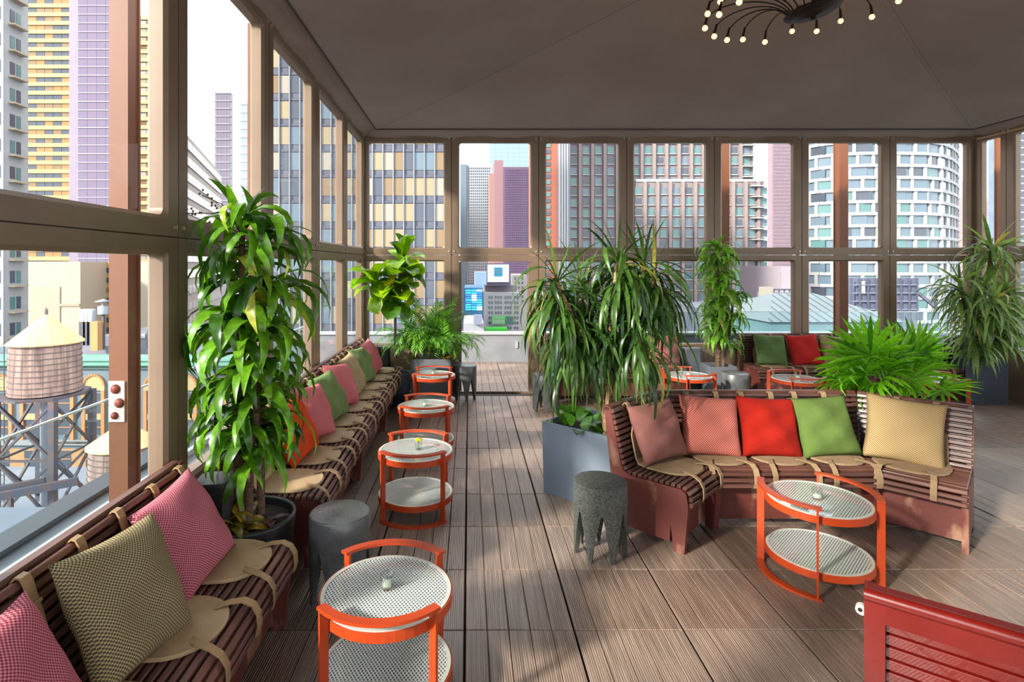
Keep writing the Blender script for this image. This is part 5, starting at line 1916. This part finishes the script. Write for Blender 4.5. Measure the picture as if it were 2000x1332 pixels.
# arched brick building with a green cornice
D = 60.0
e = bld('arched_building', 'old slate blue building with a green cornice and orange arched windows', D, -260, 560, 714, 14, cm('slate_blue_wall', (92, 108, 116), (78, 92, 100)))
grn = cm('copper_green', (122, 178, 156), (96, 152, 134), 0.6, 0.6)
MB().box(wx(-262, D), wx(562, D), D - 0.75, D + 2, wz(712, D), wz(702, D)).box(wx(-262, D), wx(562, D), D - 1.0, D + 2, wz(702, D), wz(698, D)).build('cornice', grn, e, world=True)
MB().box(wx(-262, D), wx(562, D), D - 0.3, D, wz(720, D), wz(714, D)).build('cornice_moulding', cm('dark_grey_green', (70, 92, 88)), e, world=True)  # moulding strip in a darker grey green than the cornice above
och, buff = cm('ochre_terracotta', (206, 142, 92), (190, 126, 80), 0.8, 1.0), cm('buff_terracotta', (226, 196, 142), (212, 178, 124), 0.8, 1.0)
hw = 22 / F * D
for k in range(-3, 9):
    xc = wx(4 + 60 * k, D)
    zs = wz(752, D)
    # fan of the arch
    n = 12
    pf = [(xc + hw * 0.82 * cos(pi * i / n), zs + hw * 0.82 * sin(pi * i / n)) for i in range(n + 1)]
    MB().prism(pf, lambda u, v, w_: Vector((u, w_, v)), D - 0.10, D).build('arch_fan', buff, e, world=True)
    vs = []
    m = MB()
    for i in range(n):
        a0, a1 = pi * i / n + 0.02, pi * (i + 1) / n - 0.02
        r0, r1 = hw * 0.82, hw * 1.0
        m.prism([(xc + r0 * cos(a0), zs + r0 * sin(a0)), (xc + r1 * cos(a0), zs + r1 * sin(a0)), (xc + r1 * cos(a1), zs + r1 * sin(a1)), (xc + r0 * cos(a1), zs + r0 * sin(a1))], lambda u, v, w_: Vector((u, w_, v)), D - 0.22, D)
    m.build('arch_ring', och, e, world=True)
    pane(e, 'lintel', xc - hw, xc + hw, D - 0.2, D, wz(762, D), zs, buff)
    for (ya, yb) in ((768, 806), (820, 848), (880, 912), (930, 975)):
        pane(e, 'window', xc - hw * 0.72, xc + hw * 0.72, D - 0.06, D, wz(yb, D), wz(ya, D), win_dark)
        pane(e, 'sash_bar', xc - hw * 0.72, xc + hw * 0.72, D - 0.12, D - 0.06, wz((ya + yb) / 2 + 0.8, D), wz((ya + yb) / 2 - 0.8, D), och)
    for s in (-1, 1):
        pane(e, 'jamb', xc + s * hw * 0.86 - 0.18, xc + s * hw * 0.86 + 0.18, D - 0.25, D, wz(858, D), wz(762, D), och)
    pane(e, 'sill_panel', xc - hw * 0.72, xc + hw * 0.72, D - 0.18, D, wz(819, D), wz(808, D), buff)
pane(e, 'string_course', wx(-260, D), wx(560, D), D - 0.35, D, wz(868, D), wz(858, D), cm('string_course', (150, 150, 150)))
pane(e, 'brick_band', wx(-260, D), wx(560, D), D - 0.05, D, GZ, wz(876, D), cm('amber_brick', (206, 152, 104), (190, 136, 92), 0.8, 1.0))
pane(e, 'string_course', wx(-260, D), wx(560, D), D - 0.45, D, wz(926, D), wz(918, D), cm('pink_course', (206, 146, 126)))

# roof clutter above the cornice
D = 66.0
e = bld('roof_bulkhead', 'grey rooftop machine room behind the green cornice', D, 270, 430, 642, 6, cm('machine_room', (112, 116, 126), (96, 100, 112)), 'roof structure', wz(720, D))
pane(e, 'louvre', wx(276, D), wx(285, D), D - 0.2, D, wz(660, D), wz(652, D), cap_m)
pane(e, 'door_leaf', wx(289, D), wx(296, D), D - 0.2, D, wz(680, D), wz(645, D), win_dark)
pane(e, 'red_panel', wx(306, D), wx(311, D), D - 0.2, D, wz(672, D), wz(660, D), cm('red_panel', (214, 96, 112)))
D = 64.0
e = bld('roof_bulkhead', 'low dark roof hatch with parapet beside the tank cone', D, 148, 232, 676, 8, cm('hatch', (126, 126, 138), (108, 108, 122)), 'roof structure', wz(720, D))
MB().box(wx(150, D), wx(240, D), D + 1, D + 6, wz(676, D), wz(664, D)).build('upper_step', cm('hatch_dark', (92, 94, 108)), e, world=True)
e = thing('vent_stack', 'ochre vent stack on the roof left of the steel column', 'vent', (wx(188, 63), 63, wz(684, 63)))
MB().box(wx(181, 63), wx(195, 63), 62.6, 63.4, wz(684, 63), wz(628, 63)).build('shaft', cm('ochre_stack', (206, 152, 96), (192, 138, 84)), e, world=True)
MB().lathe([(0.55, 0), (0.55, 0.9), (0.15, 1.0), (0.15, 1.4), (0.9, 1.45), (0, 1.75)], 14, (wx(190, 63), 64, wz(615, 63))).build('cowl', cm('zinc', (176, 182, 192)), e, world=True)
MB().bar((wx(190, 63), 64, wz(684, 63)), (wx(190, 63), 64, wz(612, 63)), 0.3, 0.3).build('mast', steel_m, e, world=True)
for k in range(3):
    o = MB().lathe([(0.42, 0), (0.42, 1.35), (0.3, 1.45), (0, 1.5)], 12, (0, 0, 0)).build('roof_tank', cm('pale_tank_%d' % k, (206, 212, 222)))
    o.location = (wx(164 + 8 * k, 65), 65, wz(628, 65))
    tag(o, 'pale cylindrical roof tank, %s in a row beside the ochre vent' % ('first', 'second', 'third')[k], 'tank', 'pale roof tanks')
    MB().box(-0.35, 0.35, -0.35, 0.35, wz(676, 65) - wz(628, 65), 0).build('plinth', steel_m, o)

# beige party wall and the white and yellow block beside it
D = 110.0
e = bld('blank_wall_building', 'building with a tall blank beige party wall behind the water tower', D, 50, 157, 511, 30, cm('beige_wall', (226, 212, 196), (216, 204, 192), 0.9, 0.05))
MB().box(wx(60, D), wx(118, D), D - 0.15, D, wz(700, D), wz(560, D)).build('render_patch', cm('patch', (232, 210, 186), (224, 200, 178), 0.9, 0.1), e, world=True)
MB().box(wx(118, D), wx(156, D), D - 0.2, D, wz(598, D), wz(593, D)).build('pipe_run', cm('pipe_run', (206, 172, 150)), e, world=True)
D = 118.0
e = bld('yellow_block', 'white and yellow apartment block with rows of dark windows', D, 155, 320, 512, 24, cm('cream_wall', (236, 226, 206)))
MB().box(wx(190, D), wx(250, D), D - 0.05, D, wz(690, D), wz(512, D)).build('yellow_bay', cm('yellow_bay', (232, 190, 116)), e, world=True)
for r in range(9):
    for q in range(9):
        xx = 158 + 9.4 * q + (3 if q > 3 else 0)
        pane(e, 'window', wx(xx, D), wx(xx + 7.2, D), D - 0.15, D - 0.05, wz(533 + 19.4 * r, D), wz(523 + 19.4 * r, D), rs.choice([win_dark, win_warm, win_dark]))
# white balcony tower
D = 76.0
e = bld('balcony_tower', 'white apartment tower with small balconies at the left edge', D, -190, 11, -200, 3.9, cm('white_render', (238, 238, 238), (230, 230, 232)))
XS = wx(11, D)                      # its right flank carries the balconies
soff = cm('balcony_soffit', (222, 200, 172))
for r in range(-1, 15):
    y_ = 43 + 51.6 * r
    for (xa, xb) in ((-60, -46), (-36, -20), (-7, 3)):
        pane(e, 'window', wx(xa, D), wx(xb, D), D - 0.08, D, wz(y_ - 6, D), wz(y_ - 30, D), win_dark)
    for k, (ya, yb) in enumerate(((0.7, 1.5), (1.8, 2.5))):
        pane(e, 'window', XS, XS + 0.08, D + ya, D + yb, wz(y_ - 6, D), wz(y_ - 30, D), (win_dark, win_teal)[(k + r) % 2])
    pane(e, 'balcony', XS, XS + 0.9, D + 0.4, D + 2.9, wz(y_ + 2, D), wz(y_ - 1, D), soff)
    pane(e, 'balcony_front', XS + 0.86, XS + 0.9, D + 0.4, D + 2.9, wz(y_ - 1, D), wz(y_ - 13, D), glass_m)
pane(e, 'downpipe', wx(7, D), wx(11, D), D - 0.4, D, GZ, 60, cm('downpipe', (206, 206, 214)))


def banded(name, label, D, x0, x1, ytop, ybot, pitch, mtb, mtw, dep=30, frac=0.45):
    e = bld(name, label, D, x0, x1, ytop, dep, mtw[0])
    y_ = ytop
    k = 0
    while y_ < ybot:
        pane(e, 'floor_band', wx(x0, D) - 0.3, wx(x1, D) + 0.3, D - 0.5, D + dep * 0.5, wz(y_ + pitch * frac, D), wz(y_, D), mtb)
        n = 5
        for q in range(n):
            xa = x0 + (x1 - x0) * q / n
            pane(e, 'window', wx(xa + 0.4, D), wx(xa + (x1 - x0) / n - 0.4, D), D - 0.1, D, wz(y_ + pitch, D), wz(y_ + pitch * frac, D), rs.choice(mtw))
        y_ += pitch
        k += 1
    return e


yel = cm('yellow_band', (242, 206, 134))
banded('striped_tower', 'tower of yellow bands and dark window strips left of the purple tower', 200.0, 55, 137, -60, 520, 17.0, yel, [win_dark, win_warm, win_dark, wmat('amber_window', (176, 122, 72))])
banded('striped_tower', 'pale yellow banded tower seen right of the nearest steel column', 190.0, 262, 322, 32, 690, 16.4, cm('pale_yellow_band', (246, 222, 166)), [wmat('pale_window', (206, 196, 168)), win_cream, win_warm], dep=8)
# purple tower
D = 170.0
e = bld('purple_tower', 'hazy purple tower with thin pale floor lines', D, 135, 226, -60, 5, cm('lilac_wall', (134, 122, 138), (126, 114, 130)))
for q in range(4):
    pane(e, 'glass_bay', wx(153.5 + 18 * q, D), wx(153.5 + 18 * (q + 1) - 0.4, D), D - 0.2, D, GZ, wz(-50, D), wmat('lilac_glass_%d' % q, (100 + 4 * (q % 2), 90, 110)))
for r in range(40):
    pane(e, 'floor_line', wx(153, D), wx(226, D), D - 0.4, D, wz(-40 + 17 * r + 1.6, D), wz(-40 + 17 * r, D), cm('lilac_line_%d' % (r % 3), (208, 194, 212)))
# beige slab turned toward us, and thin far towers
e = thing('slab_block', 'bright beige slab block with slanting rows of windows behind the tall dracaena', 'building', (wx(380, 150), 150, GZ))
sl = cm('bright_slab', (238, 226, 214))
pA, pB = Vector((wx(338, 95), 95, 0)), Vector((wx(430, 150), 150, 0))
nr = Vector((pB.y - pA.y, -(pB.x - pA.x), 0)).normalized()
zt = wz(232, 95)
q4 = [pA, pB, pB - nr * 2.5, pA - nr * 2.5]
MB().prism([(p.x, p.y) for p in q4], lambda u, v, w_: Vector((u, v, w_)), GZ, zt).build('body', sl, e, world=True)
dirv = (pB - pA).normalized()
Ln = (pB - pA).length
slw = wmat('slab_window', (150, 128, 122))
for r in range(12):
    z_ = zt - 2.0 - 3.1 * r
    for q in range(14):
        s_ = Ln * (q + 0.5) / 14
        p = pA + dirv * s_
        Mx = Matrix.Translation((p.x, p.y, z_)) @ Matrix.Rotation(atan2(dirv.y, dirv.x), 4, 'Z')
        l = e.location
        k = 'slabw'
        if k not in _pc:
            _pc[k] = MB().box(-1.9, 1.9, -0.25, 0.25, -0.8, 0.8).mesh('window', slw)
        link('window', _pc[k], e, mx=Matrix.Translation(-l) @ Mx)
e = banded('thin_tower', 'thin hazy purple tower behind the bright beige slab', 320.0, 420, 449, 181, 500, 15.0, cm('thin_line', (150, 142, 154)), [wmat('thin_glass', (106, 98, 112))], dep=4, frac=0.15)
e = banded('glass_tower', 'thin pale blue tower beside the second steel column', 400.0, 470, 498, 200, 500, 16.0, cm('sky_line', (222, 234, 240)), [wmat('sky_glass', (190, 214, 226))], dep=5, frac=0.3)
